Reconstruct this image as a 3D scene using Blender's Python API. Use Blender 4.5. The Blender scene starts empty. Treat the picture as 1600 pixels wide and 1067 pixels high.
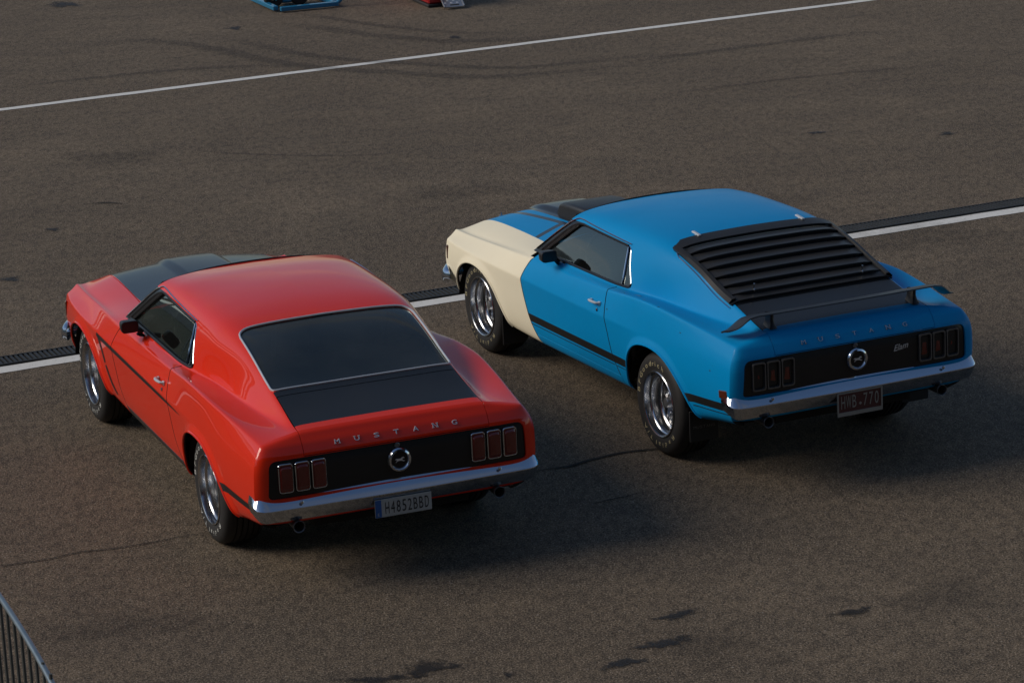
import bpy, math, random
import numpy as np
from mathutils import Matrix, Vector

random.seed(7)
rng = np.random.RandomState(7)
scene = bpy.context.scene
COL = scene.collection

# ------------------------------------------------------------------ camera
cam_d = bpy.data.cameras.new("camera")
cam = bpy.data.objects.new("camera", cam_d)
COL.objects.link(cam)
scene.camera = cam
PITCH, ROLL, CAMH = 0.2806198, -0.0469545, 6.317692
_f = Vector((0, math.cos(PITCH), -math.sin(PITCH)))
_u = Vector((0, math.sin(PITCH), math.cos(PITCH)))
_r = Vector((1, 0, 0))
_c, _s = math.cos(ROLL), math.sin(ROLL)
_rt = _c * _r + _s * _u
_up = -_s * _r + _c * _u
m = Matrix.Identity(4)
for i in range(3):
    m[i][0], m[i][1], m[i][2] = _rt[i], _up[i], -_f[i]
m[2][3] = CAMH
cam.matrix_world = m
cam_d.sensor_width = 36.0
cam_d.lens = 4976.8 / 1600 * 36.0
cam_d.clip_start = 0.5
cam_d.clip_end = 1000

# ------------------------------------------------------------------ light
SUN_EL, SUN_AZ = 33.0, -90.0      # azimuth measured from +Y (view direction), negative = towards -X
world = bpy.data.worlds.new("World")
scene.world = world
world.use_nodes = True
wn = world.node_tree
sky = wn.nodes.new("ShaderNodeTexSky")
sky.sky_type = 'NISHITA'
sky.sun_disc = False
sky.sun_elevation = math.radians(SUN_EL)
sky.sun_rotation = math.radians(SUN_AZ)
sky.air_density = 1.0
sky.dust_density = 0.3
sky.ozone_density = 2.2
bg = wn.nodes["Background"]
# broken high cloud, the same all over the sky
def _wn(t, **kw):
    n_ = wn.nodes.new("ShaderNode" + t)
    for k_, v_ in kw.items(): setattr(n_, k_, v_)
    return n_
_co = _wn("TexCoord"); _sep = _wn("SeparateXYZ"); wn.links.new(_co.outputs["Generated"], _sep.inputs[0])
_mx = _wn("Math", operation='MAXIMUM'); wn.links.new(_sep.outputs[2], _mx.inputs[0]); _mx.inputs[1].default_value = 0.0
_ad = _wn("Math", operation='ADD'); wn.links.new(_mx.outputs[0], _ad.inputs[0]); _ad.inputs[1].default_value = 0.22
_dv = _wn("VectorMath", operation='SCALE'); wn.links.new(_co.outputs["Generated"], _dv.inputs[0])
_iv = _wn("Math", operation='DIVIDE'); _iv.inputs[0].default_value = 1.0; wn.links.new(_ad.outputs[0], _iv.inputs[1]); wn.links.new(_iv.outputs[0], _dv.inputs["Scale"])
_mp = _wn("Mapping"); _mp.inputs["Scale"].default_value = (1.0, 2.4, 1.0); _mp.inputs["Rotation"].default_value = (0, 0, .7); wn.links.new(_dv.outputs[0], _mp.inputs[0])
_nz = _wn("TexNoise"); _nz.inputs["Scale"].default_value = 1.5; _nz.inputs["Detail"].default_value = 6; _nz.inputs["Roughness"].default_value = .55; wn.links.new(_mp.outputs[0], _nz.inputs["Vector"])
_rp = _wn("ValToRGB"); _rp.color_ramp.elements[0].position = .52; _rp.color_ramp.elements[1].position = .74; wn.links.new(_nz.outputs["Fac"], _rp.inputs[0])
_bw = _wn("RGBToBW"); wn.links.new(sky.outputs[0], _bw.inputs[0])
_gain = _wn("VectorMath", operation='SCALE'); _gain.inputs[0].default_value = (1.0, .93, .90); wn.links.new(_bw.outputs[0], _gain.inputs["Scale"])
_g2 = _wn("VectorMath", operation='SCALE'); wn.links.new(_gain.outputs[0], _g2.inputs[0]); _g2.inputs["Scale"].default_value = 1.6
_mix = _wn("Mix", data_type='RGBA'); wn.links.new(_rp.outputs[0], _mix.inputs[0]); wn.links.new(sky.outputs[0], _mix.inputs[6]); wn.links.new(_g2.outputs[0], _mix.inputs[7])
wn.links.new(_mix.outputs[2], bg.inputs[0])
bg.inputs[1].default_value = 0.085

sun_d = bpy.data.lights.new("sun", 'SUN')
sun_d.energy = 2.4
sun_d.angle = math.radians(30)
sun_d.color = (1.0, 0.90, 0.77)
sun = bpy.data.objects.new("sun", sun_d)
COL.objects.link(sun)
_az, _el = math.radians(SUN_AZ), math.radians(SUN_EL)
_sd = Vector((math.sin(_az) * math.cos(_el), math.cos(_az) * math.cos(_el), math.sin(_el)))
sun.rotation_euler = (-_sd).to_track_quat('-Z', 'Y').to_euler()

scene.view_settings.view_transform = 'Standard'
scene.view_settings.look = 'None'
scene.view_settings.exposure = -0.08
scene.view_settings.gamma = 1.0

# ------------------------------------------------------------------ materials
class NT:
    def __init__(s, name):
        s.m = bpy.data.materials.new(name)
        s.m.use_nodes = True
        s.t = s.m.node_tree
        s.b = s.t.nodes["Principled BSDF"]
        s.out = s.t.nodes["Material Output"]
    def n(s, typ, ins=None, **kw):
        nd = s.t.nodes.new("ShaderNode" + typ)
        for k, v in kw.items():
            setattr(nd, k, v)
        for k, v in (ins or {}).items():
            s.set(nd.inputs[k], v)
        return nd
    def set(s, sock, v):
        if isinstance(v, bpy.types.NodeSocket):
            s.t.links.new(v, sock)
        elif isinstance(v, (tuple, list)) and len(v) == 3 and sock.type == 'RGBA':
            sock.default_value = (*v, 1)
        else:
            sock.default_value = v
    def p(s, **kw):
        for k, v in kw.items():
            s.set(s.b.inputs[k.replace('_', ' ')], v)
        return s
    def coord(s, which="Object"):
        return s.n("TexCoord").outputs[which]
    def noise(s, scale, detail=3, rough=.55, vec=None, dist=0.0):
        nd = s.n("TexNoise", {"Scale": scale, "Detail": detail, "Roughness": rough, "Distortion": dist})
        s.set(nd.inputs["Vector"], vec if vec is not None else s.coord())
        return nd.outputs["Fac"]
    def ramp(s, fac, stops):
        nd = s.n("ValToRGB", {"Fac": fac})
        cr = nd.color_ramp
        while len(cr.elements) < len(stops):
            cr.elements.new(.5)
        for e, (pos, c) in zip(cr.elements, stops):
            e.position = pos
            e.color = (*c, 1) if isinstance(c, tuple) else (c, c, c, 1)
        return nd.outputs["Color"]
    def math(s, op, a, b=None, c=None, clamp=False):
        nd = s.n("Math", operation=op, use_clamp=clamp)
        s.set(nd.inputs[0], a)
        if b is not None: s.set(nd.inputs[1], b)
        if c is not None: s.set(nd.inputs[2], c)
        return nd.outputs[0]
    def mix(s, fac, a, b, mode='MIX'):
        nd = s.n("Mix", data_type='RGBA', blend_type=mode)
        s.set(nd.inputs[0], fac); s.set(nd.inputs[6], a); s.set(nd.inputs[7], b)
        return nd.outputs[2]
    def bump(s, h, strength=.2, dist=.01):
        nd = s.n("Bump", {"Height": h, "Strength": strength, "Distance": dist})
        s.set(s.b.inputs["Normal"], nd.outputs[0])
        return s

def paint(name, col, rough, coat, coat_rough, var=.08, dirt=(.10, .085, .07), dirt_amt=.10):
    t = NT(name)
    v = t.noise(3.0, 5, .6)
    sp = t.noise(55.0, 2, .6)
    dirty = t.math('MULTIPLY', t.ramp(v, [(.35, 0.0), (.75, 1.0)]), dirt_amt)
    c = t.mix(dirty, col, dirt)
    t.p(Base_Color=c, Roughness=t.math('ADD', t.math('MULTIPLY', v, var * 2), rough - var),
        Specular_IOR_Level=.08, Coat_Weight=coat, Coat_Roughness=t.math('ADD', t.math('MULTIPLY', sp, .05), coat_rough))
    # very slight orange-peel / panel waviness
    t.bump(t.noise(7.0, 1, .4), .05, .004)
    return t.m

def simple(name, col, rough, metal=0.0, var=.1, scale=20, coat=0.0, bump=0.0):
    t = NT(name)
    v = t.noise(scale, 4, .6)
    t.p(Base_Color=t.mix(v, tuple(x * (1 - var) for x in col), tuple(min(1, x * (1 + var)) for x in col)),
        Roughness=t.math('ADD', t.math('MULTIPLY', v, .12), rough - .06), Metallic=metal, Coat_Weight=coat)
    if bump:
        t.bump(t.noise(scale * 8, 3), bump, .004)
    return t.m

def glass_mat(name, tint, refl=1.0, dust_and_sheen=.05):
    t = NT(name)
    t.t.nodes.remove(t.b)
    tr = t.n("BsdfTransparent", {"Color": tint})
    v = t.noise(2.2, 4, .6)
    gl = t.n("BsdfGlossy", {"Color": (.92, 1.0, .94), "Roughness": t.math('MULTIPLY', v, .05)})
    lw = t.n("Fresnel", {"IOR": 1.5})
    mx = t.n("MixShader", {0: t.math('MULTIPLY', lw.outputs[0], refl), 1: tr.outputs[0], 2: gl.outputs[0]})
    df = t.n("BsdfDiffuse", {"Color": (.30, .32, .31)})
    du_ = t.math('MULTIPLY', t.ramp(t.noise(1.7, 5, .65), [(.35, .35), (.7, 1.0)]), dust_and_sheen)  # pale grey film: dust, plus cloud reflection painted into the rear glass
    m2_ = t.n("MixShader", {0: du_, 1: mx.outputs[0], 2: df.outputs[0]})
    t.t.links.new(m2_.outputs[0], t.out.inputs[0])
    return t.m

M = {}
M['red'] = paint('red_gloss_paint', (.74, .025, .003), .45, .85, .015, dirt_amt=.015)
M['blue'] = paint('blue_satin_paint', (.0, .25, .57), .48, .18, .14, dirt_amt=.08, dirt=(.02, .17, .34))
M['cream'] = paint('cream_primer_paint', (.86, .79, .60), .5, .2, .3, dirt_amt=.12, dirt=(.68, .60, .44))
M['black_satin'] = paint('satin_black_paint', (.010, .012, .014), .42, .7, .16, dirt_amt=.12, dirt=(.05, .045, .04))
M['black_gloss'] = paint('gloss_black_paint', (.008, .009, .010), .3, .6, .08, dirt_amt=.12, dirt=(.05, .045, .04))
M['stripe'] = simple('black_stripe_vinyl', (.010, .010, .010), .45)
M['plastic'] = simple('black_plastic', (.012, .012, .013), .42, bump=.1)
M['louver'] = paint('charcoal_louver_plastic', (.022, .023, .025), .38, .2, .2, dirt_amt=.2, dirt=(.06, .055, .05))
M['rubber'] = simple('tyre_rubber', (.014, .013, .013), .68, var=.25, scale=14, bump=.15)
M['chrome'] = simple('chrome', (.58, .63, .70), .09, 1.0, var=.05, scale=6)  # blue tint puts reflected sky into the metal colour
M['steel'] = simple('worn_bright_steel', (.52, .52, .53), .22, 1.0, var=.1)
M['rim_chrome'] = simple('dull_rim_chrome', (.60, .61, .62), .20, 1.0, var=.12, scale=9)
M['spoke'] = simple('satin_spoke_metal', (.42, .42, .43), .32, .9, var=.15, scale=9)
M['gunmetal'] = simple('dark_cast_metal', (.16, .16, .165), .42, .8)
M['dark'] = simple('black_interior_vinyl', (.012, .012, .012), .6)
M['under'] = simple('underbody_black', (.010, .009, .008), .85)
M['trim_gray'] = simple('grey_seat_vinyl', (.07, .075, .075), .5)
M['white_letter'] = simple('white_tyre_letter_rubber', (.62, .63, .60), .6, var=.2, scale=60)
M['cream_letter'] = simple('yellowed_tyre_letter_rubber', (.42, .37, .22), .65, var=.3, scale=60)
M['lens_red'] = simple('red_lamp_lens', (.13, .009, .007), .2, coat=.7)
M['lens_amber'] = simple('marker_lamp_lens', (.085, .018, .008), .3, coat=.5)
M['plate_white'] = simple('plate_white', (.42, .42, .40), .45)
M['plate_blue'] = simple('plate_blue_band', (.02, .10, .32), .45)
M['plate_ink'] = simple('plate_ink', (.015, .015, .018), .5)
M['plate_maroon'] = simple('plate_maroon', (.075, .016, .016), .45)
M['plate_frame'] = simple('plate_frame_grey', (.30, .30, .28), .4, .3)
M['silver'] = simple('silver_badge', (.70, .71, .72), .35, .5)
M['white_metal'] = simple('white_painted_bracket', (.75, .75, .73), .4)
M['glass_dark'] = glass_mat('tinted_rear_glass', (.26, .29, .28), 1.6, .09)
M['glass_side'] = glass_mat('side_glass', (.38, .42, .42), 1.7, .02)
M['headlamp'] = simple('headlamp_glass', (.5, .52, .55), .08, .6, coat=1.0)

# ------------------------------------------------------------------ mesh helpers
def link(o, parent=None):
    COL.objects.link(o)
    if parent is not None:
        o.parent = parent
    return o

def empty(name, loc=(0, 0, 0), rz=0, parent=None):
    o = bpy.data.objects.new(name, None)
    o.location = loc
    o.rotation_euler = (0, 0, rz)
    o.empty_display_size = .2
    return link(o, parent)

def tag(o, label=None, cat=None, group=None, kind=None):
    if label: o['label'] = label
    if cat: o['category'] = cat
    if group: o['group'] = group
    if kind: o['kind'] = kind
    return o

class MB:
    """collects pieces (verts, faces, smooth, material slot, normals) into one mesh object"""
    def __init__(s):
        s.v, s.f, s.sm, s.mi, s.nr, s.n = [], [], [], [], [], 0
        s.custom = False
    def add(s, V, F, smooth=True, mi=0, N=None):
        V = np.asarray(V, float)[:, :3]
        off = s.n
        s.v.append(V); s.n += len(V)
        s.f += [tuple(i + off for i in f) for f in F]
        s.sm += [smooth] * len(F)
        s.mi += [mi] * len(F)
        if N is None:
            s.nr.append(np.full((len(V), 3), np.nan))
        else:
            s.nr.append(np.asarray(N, float)); s.custom = True
        return s
    def box(s, c, d, rot=None, mi=0, bev=0.0):
        x, y, z = [q / 2 for q in d]
        if bev <= 0:
            V = np.array([(i, j, k) for i in (-x, x) for j in (-y, y) for k in (-z, z)], float)
            F = [(0, 1, 3, 2), (4, 6, 7, 5), (0, 4, 5, 1), (2, 3, 7, 6), (0, 2, 6, 4), (1, 5, 7, 3)]
        else:   # chamfered box: 24 verts
            b = bev; V = []; idx = {}
            for i in (-1, 1):
                for j in (-1, 1):
                    for k in (-1, 1):
                        for a in range(3):
                            p = [i * (x - b), j * (y - b), k * (z - b)]
                            p[a] = (i * x, j * y, k * z)[a]
                            idx[(i, j, k, a)] = len(V); V.append(p)
            V = np.array(V, float); F = []
            sg = (-1, 1)
            for a in range(3):
                o = [q for q in range(3) if q != a]
                for e in sg:
                    quad = []
                    for (p, q) in ((-1, -1), (1, -1), (1, 1), (-1, 1)):
                        k = [0, 0, 0]; k[a] = e; k[o[0]] = p; k[o[1]] = q
                        quad.append(idx[(*k, a)])
                    F.append(tuple(quad))
            for a in range(3):          # edges
                o = [q for q in range(3) if q != a]
                for p in sg:
                    for q in sg:
                        k1 = [0, 0, 0]; k1[o[0]] = p; k1[o[1]] = q
                        A = list(k1); A[a] = -1; B = list(k1); B[a] = 1
                        F.append((idx[(*A, o[0])], idx[(*B, o[0])], idx[(*B, o[1])], idx[(*A, o[1])]))
            for i in sg:
                for j in sg:
                    for k in sg:
                        F.append(tuple(idx[(i, j, k, a)] for a in range(3)))
            # outward orientation
            G = []
            for f in F:
                pts = V[list(f)]
                nrm = np.cross(pts[1] - pts[0], pts[2] - pts[0])
                G.append(f if nrm @ pts.mean(0) > 0 else tuple(reversed(f)))
            F = G
        if rot is not None:
            V = V @ np.array(rot).T
        return s.add(V + np.array(c), F, False, mi)
    def tube(s, pts, r, k=8, closed=False, mi=0, caps=True, flat=1.0, up=None):
        P = np.asarray(pts, float); n = len(P)
        if closed:
            T = np.roll(P, -1, 0) - np.roll(P, 1, 0)
        else:
            T = np.gradient(P, axis=0)
        T /= np.linalg.norm(T, axis=1)[:, None] + 1e-12
        R = np.broadcast_to(np.asarray(r, float), (n,))
        ref = np.array(up if up is not None else (0, 0, 1.0))
        V = []
        prev = None
        for i in range(n):
            a = np.cross(T[i], ref)
            if np.linalg.norm(a) < .15:
                a = prev if prev is not None else np.cross(T[i], (0, 1.0, .2))
            a = a - T[i] * (a @ T[i]); a /= np.linalg.norm(a); prev = a
            b = np.cross(a, T[i])
            for j in range(k):
                th = 2 * math.pi * (j + .5) / k
                V.append(P[i] + R[i] * (math.cos(th) * a + flat * math.sin(th) * b))
        F = []
        for i in range(n if closed else n - 1):
            q = (i + 1) % n
            for j in range(k):
                F.append((i * k + j, i * k + (j + 1) % k, q * k + (j + 1) % k, q * k + j))
        if not closed and caps:
            F.append(tuple(range(k - 1, -1, -1))); F.append(tuple(range((n - 1) * k, n * k)))
        return s.add(V, [tuple(reversed(f)) for f in F], True, mi)
    def lathe(s, prof, seg=48, mi=0, c=(0, 0, 0), sharp=False):
        """profile of (radius, y); revolved about the local Y axis"""
        n = len(prof); V = []
        for i in range(seg):
            a = 2 * math.pi * i / seg
            for (r, y) in prof:
                V.append((c[0] + r * math.cos(a), c[1] + y, c[2] + r * math.sin(a)))
        F = []
        for i in range(seg):
            q = (i + 1) % seg
            for j in range(n - 1):
                F.append((i * n + j, q * n + j, q * n + j + 1, i * n + j + 1))
        return s.add(V, F, True, mi)
    def build(s, name, mats, parent=None, xf=None, sharp=35):
        me = bpy.data.meshes.new(name)
        V = np.concatenate(s.v) if s.v else np.zeros((0, 3))
        if xf is not None:
            V = xf(V)
        me.from_pydata(V.tolist(), [], s.f)
        if not isinstance(mats, (list, tuple)): mats = [mats]
        for mm in mats: me.materials.append(M[mm] if isinstance(mm, str) else mm)
        me.polygons.foreach_set('use_smooth', s.sm)
        me.polygons.foreach_set('material_index', s.mi)
        me.update()
        if s.custom:
            N = np.concatenate(s.nr)
            bad = np.isnan(N[:, 0])
            if bad.any():
                vn = np.array([v.normal[:] for v in me.vertices])
                N[bad] = vn[bad]
            me.normals_split_custom_set_from_vertices(N.tolist())
        elif any(s.sm) and sharp:
            me.set_sharp_from_angle(angle=math.radians(sharp))
        o = bpy.data.objects.new(name, me)
        return link(o, parent)

def grid_faces(nu, nv, flip=False):
    F = []
    for i in range(nu - 1):
        for j in range(nv - 1):
            f = (i * nv + j, (i + 1) * nv + j, (i + 1) * nv + j + 1, i * nv + j + 1)
            F.append(f[::-1] if flip else f)
    return F

def clip(V, F, val):
    """keep the side where val >= 0; V may carry extra columns"""
    val = np.where(np.abs(val) < 1e-7, 1e-7, val)
    ins = val > 0
    newV, cut, out = [], {}, []
    nb = len(V)
    def edge(a, b):
        k = (a, b) if a < b else (b, a)
        if k not in cut:
            a, b = k
            t = val[a] / (val[a] - val[b])
            cut[k] = nb + len(newV)
            newV.append(V[a] + t * (V[b] - V[a]))
        return cut[k]
    insl = ins.tolist()
    for f in F:
        c = sum(insl[i] for i in f)
        if c == len(f):
            out.append(f)
        elif c:
            g = []
            for i, a in enumerate(f):
                b = f[(i + 1) % len(f)]
                if insl[a]: g.append(a)
                if insl[a] != insl[b]: g.append(edge(a, b))
            if len(g) >= 3: out.append(tuple(g))
    W = np.vstack([V, np.array(newV)]) if newV else V
    used = np.unique(np.fromiter((i for f in out for i in f), int)) if out else np.zeros(0, int)
    mp = np.full(len(W), -1); mp[used] = np.arange(len(used)); mpl = mp.tolist()
    return W[used], [tuple(mpl[i] for i in f) for f in out]

def rims(mb, V, F, depth=.015, mi=0, sel=None):
    """return walls going inwards along every free edge of a panel"""
    cnt = {}
    for f in F:
        for i, a in enumerate(f):
            b = f[(i + 1) % len(f)]
            k = (a, b) if a < b else (b, a)
            cnt[k] = None if k in cnt else (a, b)
    P, Fo, N = [], [], []
    for e in cnt.values():
        if e is None: continue
        a, b = e
        if sel is not None and not (sel[a] and sel[b]): continue
        pa, pb = V[a, :3], V[b, :3]
        na, nb_ = V[a, 3:6], V[b, 3:6]
        d = pb - pa
        nn = np.cross(d, na); L = np.linalg.norm(nn)
        if L < 1e-9: continue
        nn /= L
        i = len(P)
        P += [pa, pb, pb - nb_ * depth, pa - na * depth]
        N += [nn * .8 + na * .6, nn * .8 + nb_ * .6, nn, nn]
        Fo.append((i, i + 3, i + 2, i + 1))
    if P:
        N = np.array(N); N /= np.linalg.norm(N, axis=1)[:, None]
        mb.add(np.array(P), Fo, True, mi, N)

def panel(mb, V, F, mi=0, rim=.015, off=0.0, rmi=None):
    """a panel from a surface piece; keeps the surface normals"""
    N = V[:, 3:6] / np.linalg.norm(V[:, 3:6], axis=1)[:, None]
    V = V.copy(); V[:, 3:6] = N
    if off: V[:, :3] += N * off
    mb.add(V[:, :3], F, True, mi, N)
    if rim: rims(mb, V, F, rim, mi if rmi is None else rmi)

def mirror(V, F):
    W = V.copy(); W[:, 1] *= -1; W[:, 4] *= -1
    return W, [tuple(reversed(f)) for f in F]

_gl = {}
def glyph(ch, shear=0.0):
    key = (ch, shear)
    if key not in _gl:
        cu = bpy.data.curves.new('glyph', 'FONT')
        cu.body = ch; cu.size = 1; cu.shear = shear; cu.resolution_u = 3
        o = bpy.data.objects.new('glyph', cu)
        COL.objects.link(o)
        dg = bpy.context.evaluated_depsgraph_get()
        me = bpy.data.meshes.new_from_object(o.evaluated_get(dg))
        V = np.array([v.co[:] for v in me.vertices]); F = [tuple(p.vertices) for p in me.polygons]
        bpy.data.objects.remove(o); bpy.data.curves.remove(cu); bpy.data.meshes.remove(me)
        _gl[key] = (V, F)
    V, F = _gl[key]
    return V.copy(), F

def extrude_flat(mb, V2, F, place, th, mi=0):
    """flat outline -> thin raised letter: top + sides"""
    n = len(V2)
    cnt = {}
    for f in F:
        for i, a in enumerate(f):
            b = f[(i + 1) % len(f)]
            k = (min(a, b), max(a, b)); cnt[k] = None if k in cnt else (a, b)
    top = np.array([place(x, y, th) for x, y in V2]); bot = np.array([place(x, y, 0) for x, y in V2])
    FF = list(F) + [(b, a, a + n, b + n) for e in cnt.values() if e for a, b in [e]]
    mb.add(np.vstack([top, bot]), FF, False, mi)

# ------------------------------------------------------------------ 1-D curves
def pchip(xs, ys, x):
    xs, ys = np.asarray(xs, float), np.asarray(ys, float)
    if xs[0] > xs[-1]: xs, ys = xs[::-1], ys[::-1]
    h = np.diff(xs); d = np.diff(ys) / h
    m_ = np.zeros(len(xs))
    if len(xs) == 2: m_[:] = d[0]
    else:
        for i in range(1, len(xs) - 1):
            if d[i - 1] * d[i] > 0:
                w1, w2 = 2 * h[i] + h[i - 1], h[i] + 2 * h[i - 1]
                m_[i] = (w1 + w2) / (w1 / d[i - 1] + w2 / d[i])
        m_[0], m_[-1] = d[0], d[-1]
    x = np.asarray(x, float)
    i = np.clip(np.searchsorted(xs, x) - 1, 0, len(h) - 1)
    t = (x - xs[i]) / h[i]
    lo, hi = t < 0, t > 1
    r = ((1 + 2 * t) * (1 - t) ** 2 * ys[i] + t * (1 - t) ** 2 * h[i] * m_[i]
         + t * t * (3 - 2 * t) * ys[i + 1] + t * t * (t - 1) * h[i] * m_[i + 1])
    r = np.where(lo, ys[0] + (x - xs[0]) * m_[0], r)
    return np.where(hi, ys[-1] + (x - xs[-1]) * m_[-1], r)

def smooth_line(xs, ys, x, sig=.06):
    du = .01
    g = np.arange(min(x) - .4, max(x) + .4, du)
    v = pchip(xs, ys, g)
    k = np.arange(-30, 31) * du
    w = np.exp(-.5 * (k / sig) ** 2); w /= w.sum()
    vp = np.concatenate([v[0] + (np.arange(-30, 0)) * (v[1] - v[0]), v, v[-1] + np.arange(1, 31) * (v[-1] - v[-2])])
    return np.interp(x, g, np.convolve(vp, w, 'valid'))

def bspline_basis(n, ts, deg=3):
    kn = np.concatenate([np.zeros(deg), np.arange(n - deg + 1), np.full(deg, n - deg)]).astype(float)
    B = np.zeros((len(ts), n))
    for a, t in enumerate(ts):
        t = min(t, n - deg - 1e-9)
        N = np.array([1.0 if kn[i] <= t < kn[i + 1] else 0.0 for i in range(len(kn) - 1)])
        for p in range(1, deg + 1):
            N2 = np.zeros(len(kn) - 1 - p)
            for i in range(len(N2)):
                v = 0
                if kn[i + p] > kn[i]: v += (t - kn[i]) / (kn[i + p] - kn[i]) * N[i]
                if kn[i + p + 1] > kn[i + 1]: v += (kn[i + p + 1] - t) / (kn[i + p + 1] - kn[i + 1]) * N[i + 1]
                N2[i] = v
            N = N2
        B[a] = N
    return B

def sstep(a, b, x):
    t = np.clip((np.asarray(x, float) - a) / (b - a), 0, 1)
    return t * t * (3 - 2 * t)

def poly_sdf(poly, px, pz):
    poly = np.asarray(poly, float)
    d = np.full(len(px), 1e9); ins = np.zeros(len(px), bool)
    n = len(poly)
    for i in range(n):
        a, b = poly[i], poly[(i + 1) % n]
        ex, ez = b - a
        wx, wz = px - a[0], pz - a[1]
        t = np.clip((wx * ex + wz * ez) / (ex * ex + ez * ez), 0, 1)
        d = np.minimum(d, (wx - ex * t) ** 2 + (wz - ez * t) ** 2)
        c1 = (a[1] > pz) != (b[1] > pz)
        with np.errstate(divide='ignore', invalid='ignore'):
            c2 = px < (b[0] - a[0]) * (pz - a[1]) / (b[1] - a[1] + 1e-15) + a[0]
        ins ^= (c1 & c2)
    d = np.sqrt(d)
    return np.where(ins, d, -d)

def chaikin(pts, it=3, closed=True):
    p = np.asarray(pts, float)
    for _ in range(it):
        q = np.roll(p, -1, 0)
        if not closed:
            q = p[1:]; a = p[:-1]
            r = np.empty((2 * len(q), p.shape[1])); r[0::2] = .75 * a + .25 * q; r[1::2] = .25 * a + .75 * q
            p = np.vstack([p[:1], r, p[-1:]])
        else:
            r = np.empty((2 * len(p), p.shape[1])); r[0::2] = .75 * p + .25 * q; r[1::2] = .25 * p + .75 * q
            p = r
    return p

# ------------------------------------------------------------------ car body master surfaces (left half, x forward, y left)
# feature lines of the body: {name: [(x, y, z), ...]}
LINES = [
 ('a0', [(.7, .74, .275), (-1.8, .74, .285), (-2.05, .74, .33), (-2.29, .72, .35)]),
 ('a',  [(.7, .818, .272), (-1.0, .818, .272), (-1.8, .825, .30), (-2.05, .82, .345), (-2.29, .795, .37)]),
 ('b',  [(.7, .852, .335), (-1.0, .852, .335), (-1.8, .86, .36), (-2.05, .855, .40), (-2.29, .83, .42)]),
 ('c',  [(.7, .874, .48), (-.9, .874, .48), (-1.37, .892, .50), (-1.8, .885, .50), (-2.29, .852, .51)]),
 ('d',  [(.7, .884, .63), (-.9, .884, .63), (-1.37, .900, .64), (-1.8, .892, .62), (-2.29, .856, .60)]),
 ('e', [(.7,.895,.722),(-.9,.894,.722),(-1.37,.897,.724),(-1.8,.888,.70),(-2.29,.853,.69)]),
 ('e2', [(.7,.894,.731),(-.9,.892,.732),(-1.37,.891,.770),(-1.8,.882,.775),(-2.29,.849,.755)]),
 ('f', [(.7,.862,.800),(0,.866,.812),(-.6,.868,.815),(-.9,.872,.832),(-1.37,.882,.858),(-1.8,.864,.846),(-2.29,.826,.815)]),
 ('g', [(.7,.832,.850),(0,.838,.870),(-.6,.842,.884),(-.85,.852,.902),(-1.1,.864,.926),(-1.4,.868,.934),(-1.7,.852,.918),(-1.95,.830,.898),(-2.29,.796,.864)]),
 ('ga', [(.7,.822,.860),(0,.830,.880),(-.6,.833,.894),(-.85,.842,.914),(-1.1,.854,.940),(-1.4,.857,.948),(-1.7,.841,.931),(-1.95,.819,.909),(-2.29,.784,.873)]),
 ('g2', [(.7,.795,.885),(-.6,.800,.900),(-.85,.793,.906),(-1.1,.768,.914),(-1.4,.752,.914),(-1.7,.738,.908),(-1.95,.718,.901),(-2.29,.68,.893)]),
 ('h', [(.7,.775,.902),(-.6,.770,.903),(-.85,.740,.900),(-1.1,.690,.897),(-1.58,.662,.897),(-1.85,.640,.896),(-2.05,.622,.898),(-2.29,.61,.903)]),
 ('s1', [(.7,.765,.925),(-.6,.760,.925),(-.85,.732,.914),(-1.1,.684,.911),(-1.58,.654,.912),(-1.85,.626,.912),(-2.05,.602,.912),(-2.29,.580,.910)]),
 ('s2', [(.7,.71,1.05),(-.6,.70,1.05),(-.9,.685,1.05),(-1.37,.622,1.032),(-1.75,.590,.978),(-2.05,.585,.933),(-2.29,.56,.913)]),
 ('s3', [(.7,.655,1.15),(-.6,.648,1.155),(-.9,.64,1.155),(-1.37,.588,1.122),(-1.75,.562,1.032),(-2.05,.566,.957),(-2.29,.53,.915)]),
 ('r0', [(.7, .60, 1.17), (.25, .60, 1.205), (-.1, .605, 1.225), (-.6, .60, 1.23), (-.9, .588, 1.225), (-1.15, .568, 1.20), (-1.37, .553, 1.155), (-1.75, .53, 1.04), (-2.05, .54, .962), (-2.29, .50, .916)]),
 ('r1', [(.7, .46, 1.17), (.25, .46, 1.225), (-.1, .47, 1.258), (-.6, .47, 1.266), (-.9, .46, 1.258), (-1.15, .45, 1.225), (-1.37, .44, 1.170), (-1.75, .44, 1.043), (-2.05, .42, .965), (-2.29, .40, .918)]),
 ('r2', [(.7, .23, 1.17), (.25, .23, 1.238), (-.1, .23, 1.272), (-.5, .23, 1.284), (-.8, .23, 1.276), (-1.0, .23, 1.257), (-1.15, .23, 1.232), (-1.37, .23, 1.174), (-1.75, .23, 1.045), (-1.85, .23, 1.012), (-2.05, .23, .967), (-2.29, .22, .919)]),
 ('r3', [(.7, 0, 1.17), (.25, 0, 1.240), (-.1, 0, 1.274), (-.5, 0, 1.286), (-.8, 0, 1.278), (-1.0, 0, 1.259), (-1.15, 0, 1.234), (-1.37, 0, 1.175), (-1.75, 0, 1.046), (-1.85, 0, 1.013), (-2.05, 0, .968), (-2.29, 0, .920)]),
]
LN = [l[0] for l in LINES]
U0, U1 = .66, -2.29

def xe(z):      # how far back the tail edge of the body stands at height z
    return pchip([.27, .36, .45, .55, .70, .79, .85, .90, .95], [-2.24, -2.275, -2.315, -2.343, -2.35, -2.345, -2.325, -2.292, -2.285], z)

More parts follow.
